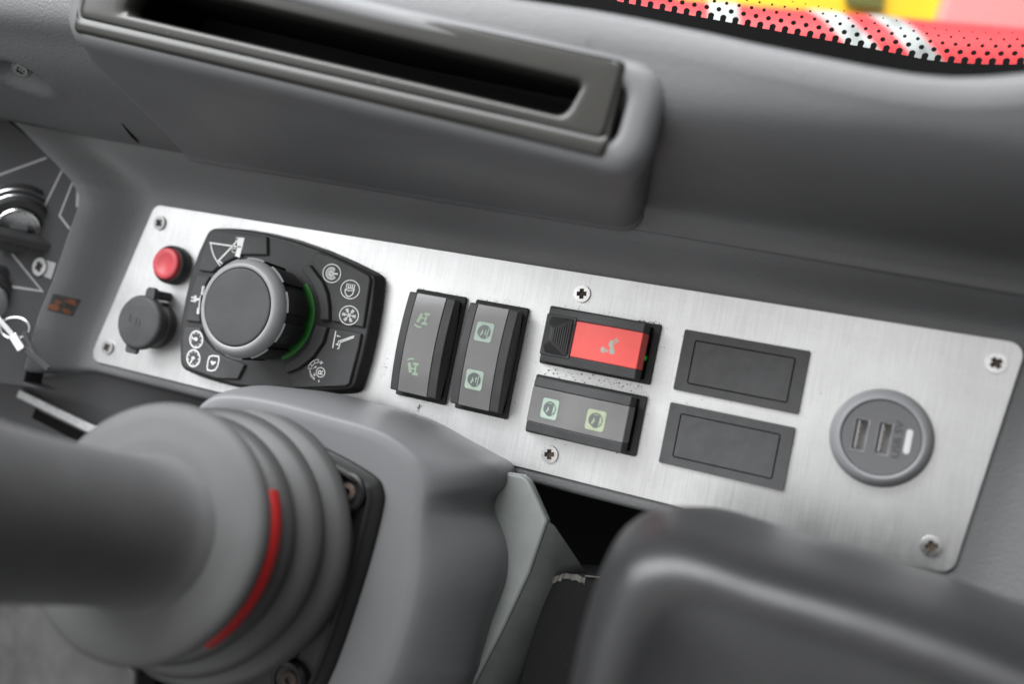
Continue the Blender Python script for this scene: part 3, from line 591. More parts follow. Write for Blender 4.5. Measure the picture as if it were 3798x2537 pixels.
ICONS = {"wiper":[["s",0.7,[[-46.23,28.94],[-32.29,29.28],[-26.69,29.5]]],["s",0.55,[[-45.38,28.47],[-43.95,25.74],[-41.69,22.56],[-38.88,20.05],[-36.65,18.34]]],["s",0.6,[[-38.75,20.94],[-35.55,19.67]]],["s",0.8,[[-38.2,21.03],[-34.3,25.97],[-30.56,30.86],[-29.56,33.9]]],["f",0,[[-30.66,34.04],[-25.5,34.3],[-26.04,24.16],[-28.99,24.65],[-28.64,29.4]]],["s",0.3,[[-31.41,28.59],[-31.53,26.83],[-30.07,26.12],[-28.79,26.65]]],["s",0.3,[[-30.95,28.2],[-29.17,28.16]]]],"plug":[["s",0.65,[[-50.42,-0.04],[-47.52,0.08]]],["s",0.65,[[-50.23,-1.66],[-47.46,-1.55]]],["f",0,[[-48.91,1.2],[-47.32,1.29],[-46.98,-2.0],[-48.43,-2.07]]],["s",1.0,[[-47.35,-0.6],[-44.57,-0.02]]],["s",0.55,[[-44.26,6.35],[-44.08,2.87]]],["f",0,[[-45.07,6.69],[-43.63,6.75],[-43.38,2.4],[-44.81,2.28]]],["s",0.55,[[-44.98,1.55],[-44.13,-6.51]]],["f",0,[[-45.34,-4.66],[-43.76,-4.57],[-43.59,-7.47],[-45.03,-7.54]]]],"gauge_upper":[["s",0.62,[[-38.12,-19.63],[-37.99,-20.59],[-38.06,-21.53],[-38.35,-22.41],[-38.84,-23.17],[-39.5,-23.79],[-40.29,-24.21],[-41.18,-24.43],[-42.11,-24.43],[-43.04,-24.21],[-43.91,-23.78],[-44.69,-23.16],[-45.31,-22.39],[-45.76,-21.51],[-46.01,-20.56],[-46.04,-19.6],[-45.85,-18.68],[-45.46,-17.85],[-44.88,-17.15],[-44.14,-16.63],[-43.29,-16.31],[-42.37,-16.2],[-41.43,-16.32],[-40.53,-16.65],[-39.7,-17.19],[-39.01,-17.89],[-38.47,-18.72],[-38.12,-19.63]]],["f",0,[[-41.15,-20.0],[-41.26,-20.62],[-41.84,-21.05],[-42.61,-21.08],[-43.23,-20.7],[-43.38,-20.09],[-43.02,-19.53],[-42.29,-19.29],[-41.55,-19.48],[-41.15,-20.0]]],["s",0.7,[[-45.19,-20.15],[-42.26,-20.2]]],["s",0.4,[[-44.49,-21.29],[-45.15,-21.53]]],["s",0.4,[[-44.66,-19.35],[-45.36,-19.12]]],["s",0.4,[[-43.59,-17.87],[-43.99,-17.29]]],["s",0.4,[[-41.78,-17.55],[-41.71,-16.88]]],["s",0.4,[[-40.08,-18.53],[-39.57,-18.09]]],["s",0.4,[[-39.28,-20.35],[-38.57,-20.34]]],["s",0.4,[[-39.76,-22.16],[-39.18,-22.59]]],["s",0.4,[[-41.28,-23.12],[-41.11,-23.79]]]],"gauge_lower":[["s",0.62,[[-37.48,-29.11],[-37.34,-30.06],[-37.42,-31.0],[-37.71,-31.88],[-38.2,-32.65],[-38.86,-33.27],[-39.65,-33.7],[-40.53,-33.93],[-41.47,-33.94],[-42.39,-33.72],[-43.26,-33.3],[-44.04,-32.68],[-44.66,-31.92],[-45.11,-31.04],[-45.36,-30.09],[-45.39,-29.14],[-45.2,-28.22],[-44.81,-27.38],[-44.22,-26.68],[-43.49,-26.16],[-42.64,-25.83],[-41.72,-25.71],[-40.79,-25.83],[-39.88,-26.15],[-39.06,-26.68],[-38.36,-27.37],[-37.83,-28.2],[-37.48,-29.11]]],["f",0,[[-40.53,-29.68],[-40.62,-30.3],[-41.16,-30.72],[-41.89,-30.75],[-42.47,-30.37],[-42.63,-29.76],[-42.29,-29.21],[-41.61,-28.97],[-40.92,-29.16],[-40.53,-29.68]]],["s",0.8,[[-42.63,-32.82],[-41.47,-29.69]]],["s",0.4,[[-43.84,-30.81],[-44.5,-31.06]]],["s",0.4,[[-44.01,-28.88],[-44.7,-28.66]]],["s",0.4,[[-42.94,-27.39],[-43.34,-26.81]]],["s",0.4,[[-41.14,-27.06],[-41.06,-26.39]]],["s",0.4,[[-39.44,-28.02],[-38.92,-27.58]]],["s",0.4,[[-38.64,-29.83],[-37.93,-29.82]]],["s",0.4,[[-39.11,-31.65],[-38.54,-32.07]]],["s",0.4,[[-40.64,-32.62],[-40.46,-33.28]]]],"heart":[["s",0.6,[[-31.76,-27.28],[-30.17,-26.47],[-26.35,-26.1],[-25.68,-27.87],[-25.79,-31.06],[-26.72,-32.96],[-28.62,-33.91],[-31.26,-33.95],[-31.85,-32.51],[-32.15,-29.38],[-31.76,-27.28]]],["f",0,[[-30.46,-29.52],[-29.89,-28.95],[-28.84,-29.45],[-27.76,-28.9],[-27.15,-29.36],[-28.96,-31.2]]]],"dial":[["s",0.42,[[33.4,25.32],[33.51,24.54],[33.46,23.77],[33.25,23.01],[32.89,22.31],[32.4,21.68],[31.78,21.14],[31.05,20.71],[30.25,20.41],[29.39,20.24],[28.51,20.21],[27.62,20.32],[26.77,20.56],[25.97,20.94],[25.25,21.43],[24.64,22.03],[24.16,22.71],[23.82,23.45],[23.63,24.22],[23.61,25.01],[23.74,25.79],[24.03,26.52],[24.46,27.2],[25.03,27.78],[25.71,28.27],[26.48,28.63],[27.32,28.87],[28.2,28.96],[29.09,28.92],[29.96,28.73],[30.79,28.41],[31.54,27.97],[32.2,27.43],[32.74,26.79],[33.14,26.08],[33.4,25.32]]],["s",0.5,[[29.09,24.6],[29.1,24.48],[29.1,24.35],[29.07,24.23],[29.01,24.12],[28.94,24.02],[28.84,23.93],[28.73,23.87],[28.61,23.82],[28.47,23.79],[28.34,23.79],[28.2,23.81],[28.07,23.85],[27.94,23.91],[27.83,23.99],[27.74,24.09],[27.66,24.19],[27.61,24.31],[27.58,24.44],[27.58,24.56],[27.6,24.69],[27.64,24.8],[27.7,24.91],[27.79,25.0],[27.89,25.08],[28.01,25.14],[28.14,25.18],[28.28,25.19],[28.41,25.18],[28.55,25.15],[28.68,25.1],[28.79,25.03],[28.9,24.94],[28.98,24.84],[29.04,24.73],[29.09,24.6]]],["s",0.75,[[28.97,24.53],[31.94,24.77]]],["s",0.3,[[29.79,24.08],[29.51,23.65],[29.06,23.36],[28.51,23.26],[27.95,23.37],[27.47,23.67],[27.16,24.1],[27.07,24.61],[27.2,25.09],[27.55,25.48],[28.04,25.71],[28.61,25.74],[29.15,25.57],[29.58,25.22]]],["s",0.3,[[30.34,23.72],[29.89,23.14],[29.23,22.77],[28.44,22.67],[27.65,22.86],[26.99,23.3],[26.56,23.93],[26.43,24.65],[26.6,25.34],[27.07,25.91],[27.75,26.26],[28.55,26.34],[29.32,26.13],[29.97,25.68]]],["s",0.3,[[30.83,23.28],[30.21,22.59],[29.35,22.18],[28.36,22.09],[27.39,22.33],[26.56,22.88],[26.0,23.66],[25.79,24.56],[25.94,25.45],[26.46,26.21],[27.25,26.73],[28.21,26.94],[29.2,26.81],[30.09,26.36]]],["s",0.3,[[31.14,22.82],[30.38,22.09],[29.38,21.68],[28.26,21.61],[27.17,21.91],[26.23,22.53],[25.58,23.41],[25.28,24.42],[25.39,25.44],[25.88,26.35],[26.7,27.02],[27.73,27.38],[28.86,27.38],[29.93,27.02]]]],"headlamp":[["s",0.42,[[45.32,19.42],[45.42,18.64],[45.36,17.86],[45.14,17.1],[44.76,16.39],[44.25,15.75],[43.6,15.2],[42.86,14.77],[42.03,14.45],[41.14,14.27],[40.23,14.23],[39.32,14.33],[38.44,14.57],[37.62,14.94],[36.89,15.42],[36.27,16.02],[35.78,16.69],[35.44,17.43],[35.25,18.21],[35.23,19.0],[35.37,19.78],[35.68,20.52],[36.13,21.2],[36.72,21.8],[37.43,22.29],[38.23,22.66],[39.09,22.91],[40.0,23.01],[40.91,22.98],[41.8,22.8],[42.65,22.49],[43.42,22.06],[44.09,21.51],[44.64,20.88],[45.06,20.17],[45.32,19.42]]],["s",0.4,[[37.65,18.19],[38.45,18.86],[40.56,19.31],[42.63,19.1],[42.05,18.35],[39.61,17.96],[37.65,18.19]]],["s",0.5,[[37.65,18.19],[38.01,16.71],[39.3,15.28],[40.87,15.32],[42.16,16.56],[42.63,19.1]]],["s",0.45,[[38.06,21.27],[38.04,19.24]]],["s",0.45,[[39.14,21.28],[39.12,19.25]]],["s",0.45,[[40.22,21.28],[40.19,19.25]]],["s",0.45,[[41.29,21.29],[41.26,19.26]]],["s",0.45,[[42.36,21.29],[42.33,19.27]]]],"snowflake":[["s",0.42,[[47.59,7.39],[47.7,6.61],[47.64,5.82],[47.41,5.05],[47.03,4.33],[46.51,3.68],[45.87,3.12],[45.11,2.67],[44.28,2.35],[43.38,2.16],[42.47,2.11],[41.55,2.2],[40.66,2.43],[39.84,2.79],[39.1,3.28],[38.48,3.87],[37.98,4.54],[37.64,5.29],[37.45,6.07],[37.43,6.87],[37.57,7.66],[37.88,8.41],[38.34,9.1],[38.93,9.71],[39.64,10.21],[40.45,10.6],[41.32,10.85],[42.23,10.97],[43.15,10.94],[44.05,10.77],[44.91,10.47],[45.68,10.04],[46.36,9.5],[46.92,8.86],[47.33,8.15],[47.59,7.39]]],["s",0.45,[[42.58,6.54],[46.41,6.49]]],["s",0.4,[[44.43,6.51],[45.24,7.2]]],["s",0.4,[[44.43,6.51],[45.23,5.81]]],["s",0.4,[[45.42,6.5],[46.23,7.18]]],["s",0.4,[[45.42,6.5],[46.22,5.8]]],["s",0.45,[[42.58,6.54],[44.47,3.65]]],["s",0.4,[[43.5,5.14],[44.59,4.87]]],["s",0.4,[[43.5,5.14],[43.19,4.19]]],["s",0.4,[[43.98,4.39],[45.08,4.13]]],["s",0.4,[[43.98,4.39],[43.68,3.45]]],["s",0.45,[[42.58,6.54],[40.63,3.69]]],["s",0.4,[[41.64,5.16],[41.93,4.21]]],["s",0.4,[[41.64,5.16],[40.53,4.92]]],["s",0.4,[[41.14,4.42],[41.42,3.47]]],["s",0.4,[[41.14,4.42],[40.03,4.18]]],["s",0.45,[[42.58,6.54],[38.73,6.59]]],["s",0.4,[[40.72,6.56],[39.9,5.87]]],["s",0.4,[[40.72,6.56],[39.92,7.27]]],["s",0.4,[[39.72,6.57],[38.91,5.89]]],["s",0.4,[[39.72,6.57],[38.92,7.28]]],["s",0.45,[[42.58,6.54],[40.68,9.43]]],["s",0.4,[[41.66,7.94],[40.56,8.21]]],["s",0.4,[[41.66,7.94],[41.96,8.88]]],["s",0.4,[[41.17,8.69],[40.07,8.96]]],["s",0.4,[[41.17,8.69],[41.47,9.63]]],["s",0.45,[[42.58,6.54],[44.52,9.38]]],["s",0.4,[[43.52,7.91],[43.23,8.87]]],["s",0.4,[[43.52,7.91],[44.62,8.15]]],["s",0.4,[[44.02,8.65],[43.73,9.6]]],["s",0.4,[[44.02,8.65],[45.12,8.88]]]],"hammer":[["s",0.6,[[37.24,-1.93],[37.41,-10.11]]],["s",0.45,[[47.61,-2.48],[43.13,-4.81],[39.83,-6.39],[39.74,-7.88],[38.64,-8.08]]],["s",0.45,[[47.65,-3.18],[43.86,-5.22],[40.93,-6.74],[40.67,-9.89],[39.9,-9.87]]],["s",0.3,[[39.4,-8.32],[41.12,-8.34]]],["s",0.35,[[38.52,-4.11],[40.31,-4.12]]],["f",0,[[38.01,-4.09],[39.02,-3.53],[39.08,-4.56]]]],"throttle":[["s",0.5,[[31.14,-26.77],[28.52,-25.35],[27.33,-23.11]]],["s",0.9,[[27.45,-22.81],[27.62,-23.34],[27.86,-23.84],[28.16,-24.32],[28.53,-24.76],[28.96,-25.16],[29.43,-25.51],[29.96,-25.81],[30.52,-26.05],[31.1,-26.23]]],["s",0.3,[[26.44,-22.29],[26.41,-21.65],[26.48,-21.01],[26.66,-20.38],[26.94,-19.77],[27.32,-19.19],[27.78,-18.65],[28.33,-18.16],[28.95,-17.74],[29.63,-17.38],[30.35,-17.09],[31.11,-16.88]]],["s",0.3,[[27.98,-22.22],[27.96,-21.75],[28.02,-21.28],[28.15,-20.82],[28.36,-20.37],[28.65,-19.94],[29.0,-19.55],[29.41,-19.19],[29.87,-18.87],[30.38,-18.61],[30.92,-18.39],[31.5,-18.24]]],["s",0.3,[[26.39,-22.18],[28.08,-22.19]]],["s",0.3,[[31.01,-16.9],[31.47,-18.24]]],["s",0.3,[[28.66,-17.89],[29.6,-19.09]]],["s",0.3,[[27.0,-19.86],[28.47,-20.57]]],["s",0.45,[[32.83,-17.21],[32.87,-18.96]]],["s",0.45,[[31.89,-18.11],[33.93,-18.05]]],["s",0.45,[[33.6,-26.28],[33.67,-27.36]]],["s",0.4,[[35.89,-22.16],[35.95,-22.56],[35.93,-22.96],[35.83,-23.35],[35.66,-23.72],[35.42,-24.05],[35.13,-24.34],[34.78,-24.57],[34.39,-24.73],[33.98,-24.83],[33.55,-24.86],[33.12,-24.82],[32.71,-24.7],[32.32,-24.52],[31.97,-24.28],[31.68,-23.98],[31.44,-23.64],[31.27,-23.27],[31.17,-22.87],[31.15,-22.47],[31.21,-22.07],[31.35,-21.69],[31.55,-21.34],[31.82,-21.03],[32.15,-20.77],[32.52,-20.57],[32.92,-20.44],[33.34,-20.37],[33.77,-20.38],[34.19,-20.46],[34.6,-20.61],[34.96,-20.83],[35.29,-21.1],[35.55,-21.42],[35.76,-21.78],[35.89,-22.16]]],["s",0.5,[[34.94,-23.28],[32.41,-23.5],[32.37,-22.24],[33.18,-21.87],[33.7,-22.42],[33.78,-23.28]]],["s",0.5,[[33.6,-22.55],[34.83,-21.77]]],["s",0.3,[[28.93,-21.69],[30.38,-20.43]]],["f",0,[[30.85,-20.23],[29.61,-20.46],[30.61,-21.37]]],["s",0.3,[[30.06,-23.68],[30.81,-24.91]]],["f",0,[[29.78,-24.39],[31.24,-24.0],[30.88,-25.17]]]]}
for k, v in ICONS.items():
    ob(k + "_symbol", art(v, lambda x, y: (x, y, 9.56)), WHITE, ctl, smooth=False)
ob("green_ring", lathe([(23.4, 7.0), (23.4, 8.4), (23.0, 8.7), (17.0, 8.7)], 48, cap0=False, a0=-64, a1=50), GREENR, ctl)
kn = ob("knob_skirt", lathe([(16.5, 8.0), (16.5, 12.2), (20.6, 12.4), (21.6, 12.8), (22.1, 14), (22.4, 29.5), (21.6, 30.6)], 72), KNOBS, ctl)
lob = []
for i in range(10):   # raised grip segments round the knob
    a0 = 36 * i + 4; a1 = a0 + 25
    ob("grip_segment", lathe([(21.6, 13.0), (22.8, 13.2), (23.3, 14.2), (24.0, 29.6), (23.8, 30.6), (22.2, 30.8)], 10, a0=a0, a1=a1), KNOBS, kn, bev=0.3, seg=2)
    ob("segment_edge", lathe([(23.0, 30.5), (24.0, 30.5), (24.1, 30.9), (23.6, 31.3), (22.9, 31.2)], 10, a0=a0 + .6, a1=a1 - .6), KNOBG, kn)
ob("knob_rim", lathe([(22.6, 29.8), (23.2, 30.4), (23.3, 31.4), (22.9, 33.2), (22.0, 34.9), (20.9, 36.1), (19.9, 36.7), (18.9, 36.8), (18.45, 36.4), (18.4, 35.4)], 96, cap1=False), KNOBG, kn, sharp=60)
ob("knob_face", lathe([(18.2, 35.2), (18.2, 36.5), (17.9, 36.9), (17.2, 37.05), (10, 37.25), (0.01, 37.3)], 96), KNOBF, kn, sharp=60)

# ================================================================== RED PUSH BUTTON AND CAPPED POWER SOCKET
rb = thing("push_button", "round red push button in a black collar at the narrow plate end", "button", (-296, 14.7, 0))
ob("collar", lathe([(10.2, 0.05), (10.3, 1.2), (10.1, 5.2), (9.6, 6.4), (8.9, 6.7), (8.5, 6.2), (8.4, 4)], 48, cap1=False), BLACK, rb, sharp=60)
ob("cap", lathe([(8.25, 3.8), (8.2, 8.0), (7.8, 8.7), (6.6, 8.9), (4.9, 8.9), (4.5, 8.6), (0.01, 8.5)], 48), REDB, rb, sharp=60)
ps = thing("power_socket", "black round power socket closed by a hinged rubber cap, below the red button", "socket", (-300, -17.6, 0))
ob("barrel", lathe([(12.6, 0.05), (12.8, 2), (12.2, 2.6), (12.0, 5), (12.5, 5.6), (12.6, 8.6), (12.0, 9.4), (11.4, 9.8)], 48), BLACK, ps, sharp=60)
cp = ob("rubber_cap", lathe([(12.2, 9.4), (14.0, 9.8), (14.2, 11.0), (14.0, 13.2), (13.2, 14.3), (12, 14.6), (0.01, 14.8)], 56), PAD, ps, sharp=60)
ob("hinge_tab", mv(prism(rrect(0, 0, 3.1, 4.2, 2.4, 5), 0, 3.6), (2.6, 14.6, 9.6)), PAD, cp, bev=0.6)
ob("hinge_strap", mv(prism(rrect(0, 0, 2.4, 2.4, 1.5, 4), 0, 9.6), (3.0, 15.4, 0.2)), BLACK, cp)
ob("pull_tab", mv(prism(rrect(0, 0, 4.0, 2.6, 1.6, 4), 0, 2.2), (-3.2, -14.2, 9.8)), PAD, cp, bev=0.5)
ob("raised_mark", join(mv(prism(rrect(0, 0, 0.5, 1.9, 0.3, 2), 0, 0.3), (-5.6, 1, 14.65)), mv(prism(rrect(0, 0, 0.5, 1.7, 0.3, 2), 0, 0.3), (-1.2, 0, 14.7)), mv(prism(rrect(0, 0, 0.5, 1.7, 0.3, 2), 0, 0.3), (1.2, -0.4, 14.7))), PAD, cp)

# ================================================================== STORAGE SLOT TRAY on the dash
tr = thing("slot_tray", "long dash tray with a satin frame around a black slot", "tray", (-160, 75, 12))
FLo, FRo, BRo, BLo = Vector((-272, 90.5, 118)), Vector((-31.5, 67.8, 88.5)), Vector((-27, 108, 92)), Vector((-268, 136, 124))
fl, fr, br, bl = Vector((-296, 69.5, 12)), Vector((-51, 64.2, 12)), Vector((-44, 112, 12)), Vector((-292, 128, 12))
def quad_loop(a, b, c, d, r, n=6):
    out = []; P = [a, b, c, d]
    for i in range(4):
        p, q, s = P[i - 1], P[i], P[(i + 1) % 4]
        u = (p - q).normalized() * r; v = (s - q).normalized() * r
        for k in range(n + 1):
            t = k / n; out.append(tuple((q + u) * (1 - t) ** 2 + q * 2 * t * (1 - t) + (q + v) * t * t))
    return out
NT = Vector((0.1118, -0.0641, 0.9917))
def lerpq(t, r, grow=0):
    P = [a.lerp(b, t) for a, b in ((fl, FLo), (fr, FRo), (br, BRo), (bl, BLo))]
    c = sum(P, Vector()) / 4
    if grow:
        P = [p + Vector(((p - c).x / abs((p - c).x) * grow, (p - c).y / abs((p - c).y) * grow, 0)) for p in P]
    return quad_loop(*P, r)
def topq(ins, dz, r):
    P = [FLo, FRo, BRo, BLo]; ex = (FRo - FLo).normalized(); ey = (BRo - FRo).normalized()
    iR = ins * (1.22 if ins > 5 else 1.1 if ins > 3 else 1)
    Q = [P[0] + ex * ins + ey * ins, P[1] - ex * iR + ey * ins, P[2] - ex * iR - ey * ins, P[3] + ex * ins - ey * ins]
    return quad_loop(*[q + NT * dz for q in Q], r)
rows = [lerpq(-0.02, 9, -2.5), lerpq(0.0, 10, 0.4), lerpq(0.008, 10, 1.0), lerpq(0.022, 10, 1.0), lerpq(0.032, 10, 0.3), lerpq(0.05, 10, 0), lerpq(0.3, 11), lerpq(0.6, 12), lerpq(0.85, 13), topq(-0.2, -9, 13), topq(0.5, -4.5, 13), topq(2.2, -1.4, 12), topq(4.8, 0, 11), topq(7.5, 0.4, 9), topq(9.5, -0.2, 7), topq(10.2, -1.6, 6), topq(10.4, -6, 6)]
ob("housing", loft(rows, closed=True), SMOOTH, tr, world=True, sharp=70)
# satin frame: stepped front roll, flat top, rolled lip into the slot
tBL, tBR, tTR, tTL = Vector((-265.1, 94.5, 117.9)), Vector((-44.7, 73.9, 91.7)), Vector((-42.6, 107.1, 93.7)), Vector((-262.9, 129.4, 119.9))
sBL, sBR, sTR, sTL = Vector((-242.1, 104.4, 116.0)), Vector((-61.1, 86.4, 94.4)), Vector((-56.2, 98.3, 94.6)), Vector((-237.5, 118.2, 116.2))
def fq(t, dz, r, front=0.0):
    o = [tBL, tBR, tTR, tTL]; s = [sBL, sBR, sTR, sTL]; P = []
    for k, (a, b) in enumerate(zip(o, s)):
        q = a.lerp(b, t)
        if k < 2: q = q + (tTR - tBR).normalized() * front
        P.append(q + NT * dz)
    return quad_loop(*P, r)
rows = [fq(0, -5, 3), fq(0, -1.8, 3, 0), fq(0.02, 0.0, 3, 0.6), fq(0.05, 0.9, 3, 2.2), fq(0.07, 0.7, 3, 4.4), fq(0.09, 0.2, 3, 5.4), fq(0.11, 0.9, 3, 5.9), fq(0.2, 1.1, 3, 5.6), fq(0.75, 1.1, 4, 1.0), fq(0.88, 1.0, 4), fq(0.95, 0.5, 4), fq(1.0, -1.0, 4), fq(1.03, -4, 4), fq(1.04, -7.5, 4)]
ob("satin_frame", loft(rows, closed=True), TRIM, tr, world=True, sharp=60)
sl = [fq(1.045, -6, 4), fq(1.0, -10, 4), fq(0.95, -45, 4)]
ob("slot_liner", (lambda vf: (vf[0], vf[1] + [tuple(range(2 * len(sl[0]), 3 * len(sl[0])))]))(loft(sl, closed=True)), DARKT, tr, world=True)

ob("scuff_mark", tube([(-307.6, 76.9, 43.5), (-310, 75.9, 38), (-313.2, 74.4, 31), (-318.2, 73.1, 20.5)], [0.3, 0.7, 0.8, 0.35], 6), WELL, dash)
# ================================================================== KEY PANEL at the far left
kp = thing("ignition_console", "dark key switch panel with thin grey printed lines, at the console's end", "panel", (-395, 15, 5))
edge = [(p[1] - 1.9, p[0]) for p in KEYB]
poly = [(-351, -63.2)] + [(x, y) for x, y in edge] + [(-470, 95), (-470, -75)]
ob("panel_face", prism(poly, 6, 18.0), PANELD, kp, world=True, bev=0.6, ang=40)
KL = [[(-425.0, 41.4), (-382.2, 58.9)], [(-369.1, 53.4), (-378.2, 27.1)], [(-360.0, 47.5), (-364.2, 29.1), (-355.3, 23.1)], [(-393.0, 4.1), (-365.0, -12.5), (-388.0, -13.6)]]
for L_ in KL:
    ob("printed_line", art([['s', 1.25, L_]], lambda x, y: (x, y, 18.06)), LINEG, kp, world=True, smooth=False)
ob("printed_line", art([['s', 2.2, [(-355.0, 44.2), (-352.9, 35.2)]]], lambda x, y: (x, y, 18.06)), LINEG, kp, world=True, smooth=False)
ob("printed_square", art([['f', 0, [(-366.5, 4.2), (-359.5, 3.6), (-360.8, -5.2), (-366.8, -4.4)]]], lambda x, y: (x, y, 18.05)), LINEG, kp, world=True, smooth=False)
hd2, rc2 = screw_mesh(5.2, 1.6)
M = Matrix.Translation((-369.8, 0.0, 17.6)) @ Matrix.Rotation(0.4, 4, 'Z')
s = ob("screw", xf(hd2, M), SCREWD, kp, world=True, sharp=25); ob("cross_recess", xf(rc2, M), RUST, s, world=True, smooth=False)

ig = thing("ignition_switch", "ignition lock with bright cylinder and inserted black key, on the key panel", "ignition lock", (-391, 23, 20))
ig.rotation_mode = 'QUATERNION'; ig.rotation_quaternion = Matrix(((0.62, 0.20, 0.76), (0.20, 0.89, -0.40), (-0.76, 0.40, 0.51))).to_quaternion()
ob("collar", lathe([(21, 0.05), (20.6, 1.4), (19, 2.2), (18.6, 3.2), (19.0, 4.0), (18.4, 5.2), (17.0, 5.6), (16.6, 7.0), (16.2, 9.6), (15.0, 10.4), (11.5, 10.4), (11.0, 9.0)], 56, cap1=False), BLACK, ig, sharp=30)
ob("bright_ring", lathe([(18.9, 3.4), (19.5, 4.0), (18.9, 4.7), (18.2, 4.4)], 56, cap0=False, cap1=False), STEEL, ig)
ob("bright_ring", lathe([(16.7, 6.0), (17.1, 6.6), (16.6, 7.2), (16.2, 6.9)], 56, cap0=False, cap1=False), STEEL, ig)
ob("lock_cylinder", lathe([(10.8, 6), (10.8, 11.4), (10.2, 12.2), (9.0, 12.0), (8.6, 11.4), (0.01, 11.2)], 48), SCREW, ig, sharp=30)
ky = ob("key_grip", xf(box(-17, 18, -6.2, -0.6, 12.5, 23), Matrix.Rotation(math.radians(-14), 4, 'Z')), BLACK, ig, bev=1.8, seg=4)
ob("key_blade", box(-4, 4, -1.0, 1.0, 11, 15), STEEL, ig)
kb = thing("selector_knob", "second round knob with grey cap, on the key panel below the ignition lock", "knob", (-404, -20, 20))
kb.rotation_mode = 'QUATERNION'; kb.rotation_quaternion = ig.rotation_quaternion
ob("skirt", lathe([(19, 0.05), (18.6, 3), (16, 4), (15.6, 9), (14.2, 10.4), (11.6, 10.6)], 48), BLACK, kb, sharp=40)
ob("cap", lathe([(11.4, 10), (11.2, 13), (10.4, 14), (0.01, 14.4)], 48), KNOBG, kb, sharp=50)
kr = thing("key_ring", "thin wire key ring with bright clasp and dark tag, below the ignition lock", "key ring", (-366, -36, 26))
RING = [(-359.2, -32.5, 26.2), (-359.6, -35.5, 26.3), (-361.8, -38.0, 27.1), (-365.2, -39.5, 28.4), (-368.8, -39.6, 29.9), (-371.7, -38.1, 31.1), (-373.1, -35.6, 31.7), (-372.7, -32.6, 31.6), (-370.5, -30.1, 30.8), (-367.1, -28.6, 29.4), (-363.5, -28.5, 28.0), (-360.6, -30.0, 26.8)]
ob("wire_ring", tube(catmull(RING, 4, True), 0.62, 8, True), STEEL, kr, world=True)
def bar3(a, b, wd, th):
    a, b = Vector(a), Vector(b); t = (b - a).normalized(); s = t.cross(Vector((0.3, 0, 0.95))).normalized(); n_ = s.cross(t)
    V = [tuple(p + s * sx * wd / 2 + n_ * sy * th / 2) for p in (a, b) for sx, sy in ((-1, -1), (1, -1), (1, 1), (-1, 1))]
    return V, [(0, 1, 2, 3), (7, 6, 5, 4), (0, 4, 5, 1), (1, 5, 6, 2), (2, 6, 7, 3), (3, 7, 4, 0)]
ob("key", bar3((-374.5, -30.0, 34.0), (-365.0, -37.6, 30.6), 2.6, 1.0), STEEL, kr, world=True, bev=0.3)
ob("bright_clasp", bar3((-365.0, -37.4, 30.6), (-359.2, -44.2, 28.1), 4.6, 2.0), mat("clasp_chrome", (0.9, 0.9, 0.9), 0.25, metal=1.0), kr, world=True, bev=0.6)
ob("tag", bar3((-359.6, -42.6, 27.6), (-344.6, -51.4, 22.2), 3.4, 1.2), BLACK, kr, world=True, bev=0.5)
ob("tag_strap", bar3((-360.5, -35.0, 28.0), (-352.5, -46.6, 25.0), 2.4, 0.9), BLACK, kr, world=True, bev=0.3)
st = thing("worn_sticker", "scrap of worn sticker with orange residue beside the key panel", "sticker", (-359, -17, 17))
def on_deck(x, y, d=0.12): return (x, y, deck_z(x, y) + d)
def gridpatch(P, n=8):
    a, b, c, d = [Vector(p) for p in P]
    rws = []
    for i in range(n + 1):
        l = a.lerp(d, i / n); r = b.lerp(c, i / n); rws.append([on_deck(*l.lerp(r, j / n)) for j in range(n + 1)])
    return loft(rws)
ob("backing", gridpatch([(-355.4, -12.4), (-346.6, -13.0), (-349.5, -22.6), (-357.5, -21.6)]), STBASE, st, world=True)
def blob(cx, cy, r, seed, d=0.2):
    rnd = random.Random(seed); return [on_deck(cx + r * rnd.uniform(.5, 1.1) * math.cos(a), cy + r * rnd.uniform(.5, 1.1) * math.sin(a), d) for a in [math.radians(36 * i) for i in range(10)]], [tuple(range(10))]
for q, (x, y, r) in enumerate(((-349.4, -15.0, 2.0), (-351.2, -20.3, 1.7), (-355.0, -19.8, 2.2), (-353.6, -16.4, 1.3))):
    ob("orange_flake", blob(x, y, r, q + 3, 0.3), ORANGE, st, world=True, smooth=False)
# recessed fixing screw and knife mark on the dash
ds = thing("dash_screw", "recessed dark cross-head screw at the end of the dash", "screw", (-346, 88, 80))
hd3, rc3 = screw_mesh(3.6, 0.8)
M = Matrix.Translation((-341.8, 89.6, 75.9)) @ Matrix.Rotation(math.radians(48), 4, 'X') @ Matrix.Rotation(math.radians(22), 4, 'Y')
ob("boss", xf(lathe([(4.6, -14), (4.6, -0.6), (4.0, 0.0)], 24), M), DASH, ds, world=True)
s = ob("head", xf(hd3, M), SCREWK, ds, world=True, sharp=25); ob("cross_recess", xf(rc3, M), RUST, s, world=True, smooth=False)

# silver strip lying on the skirt
ms = thing("metal_strip", "thin silver metal strip with its shadow as a black bar under it, behind the joystick", "strip", (-370, -78, -12))
ob("strip", bar3((-396, -73.5, -8), (-318, -86, -12), 5.0, 2.0), mat("dull_aluminium", (0.42, 0.42, 0.42), 0.4, metal=0.7, var=(300, 0.2)), ms, world=True, bev=0.6)
ob("strip_shadow", bar3((-388, -80.5, -15.0), (-322, -94, -24), 12.0, 1.6), WELL, ms, world=True)  # black bar standing in for the shadow beneath the strip
ob("inner_rib", bar3((-384, -79.5, -13.4), (-322, -90, -19), 2.6, 1.2), RAIL, ms, world=True)

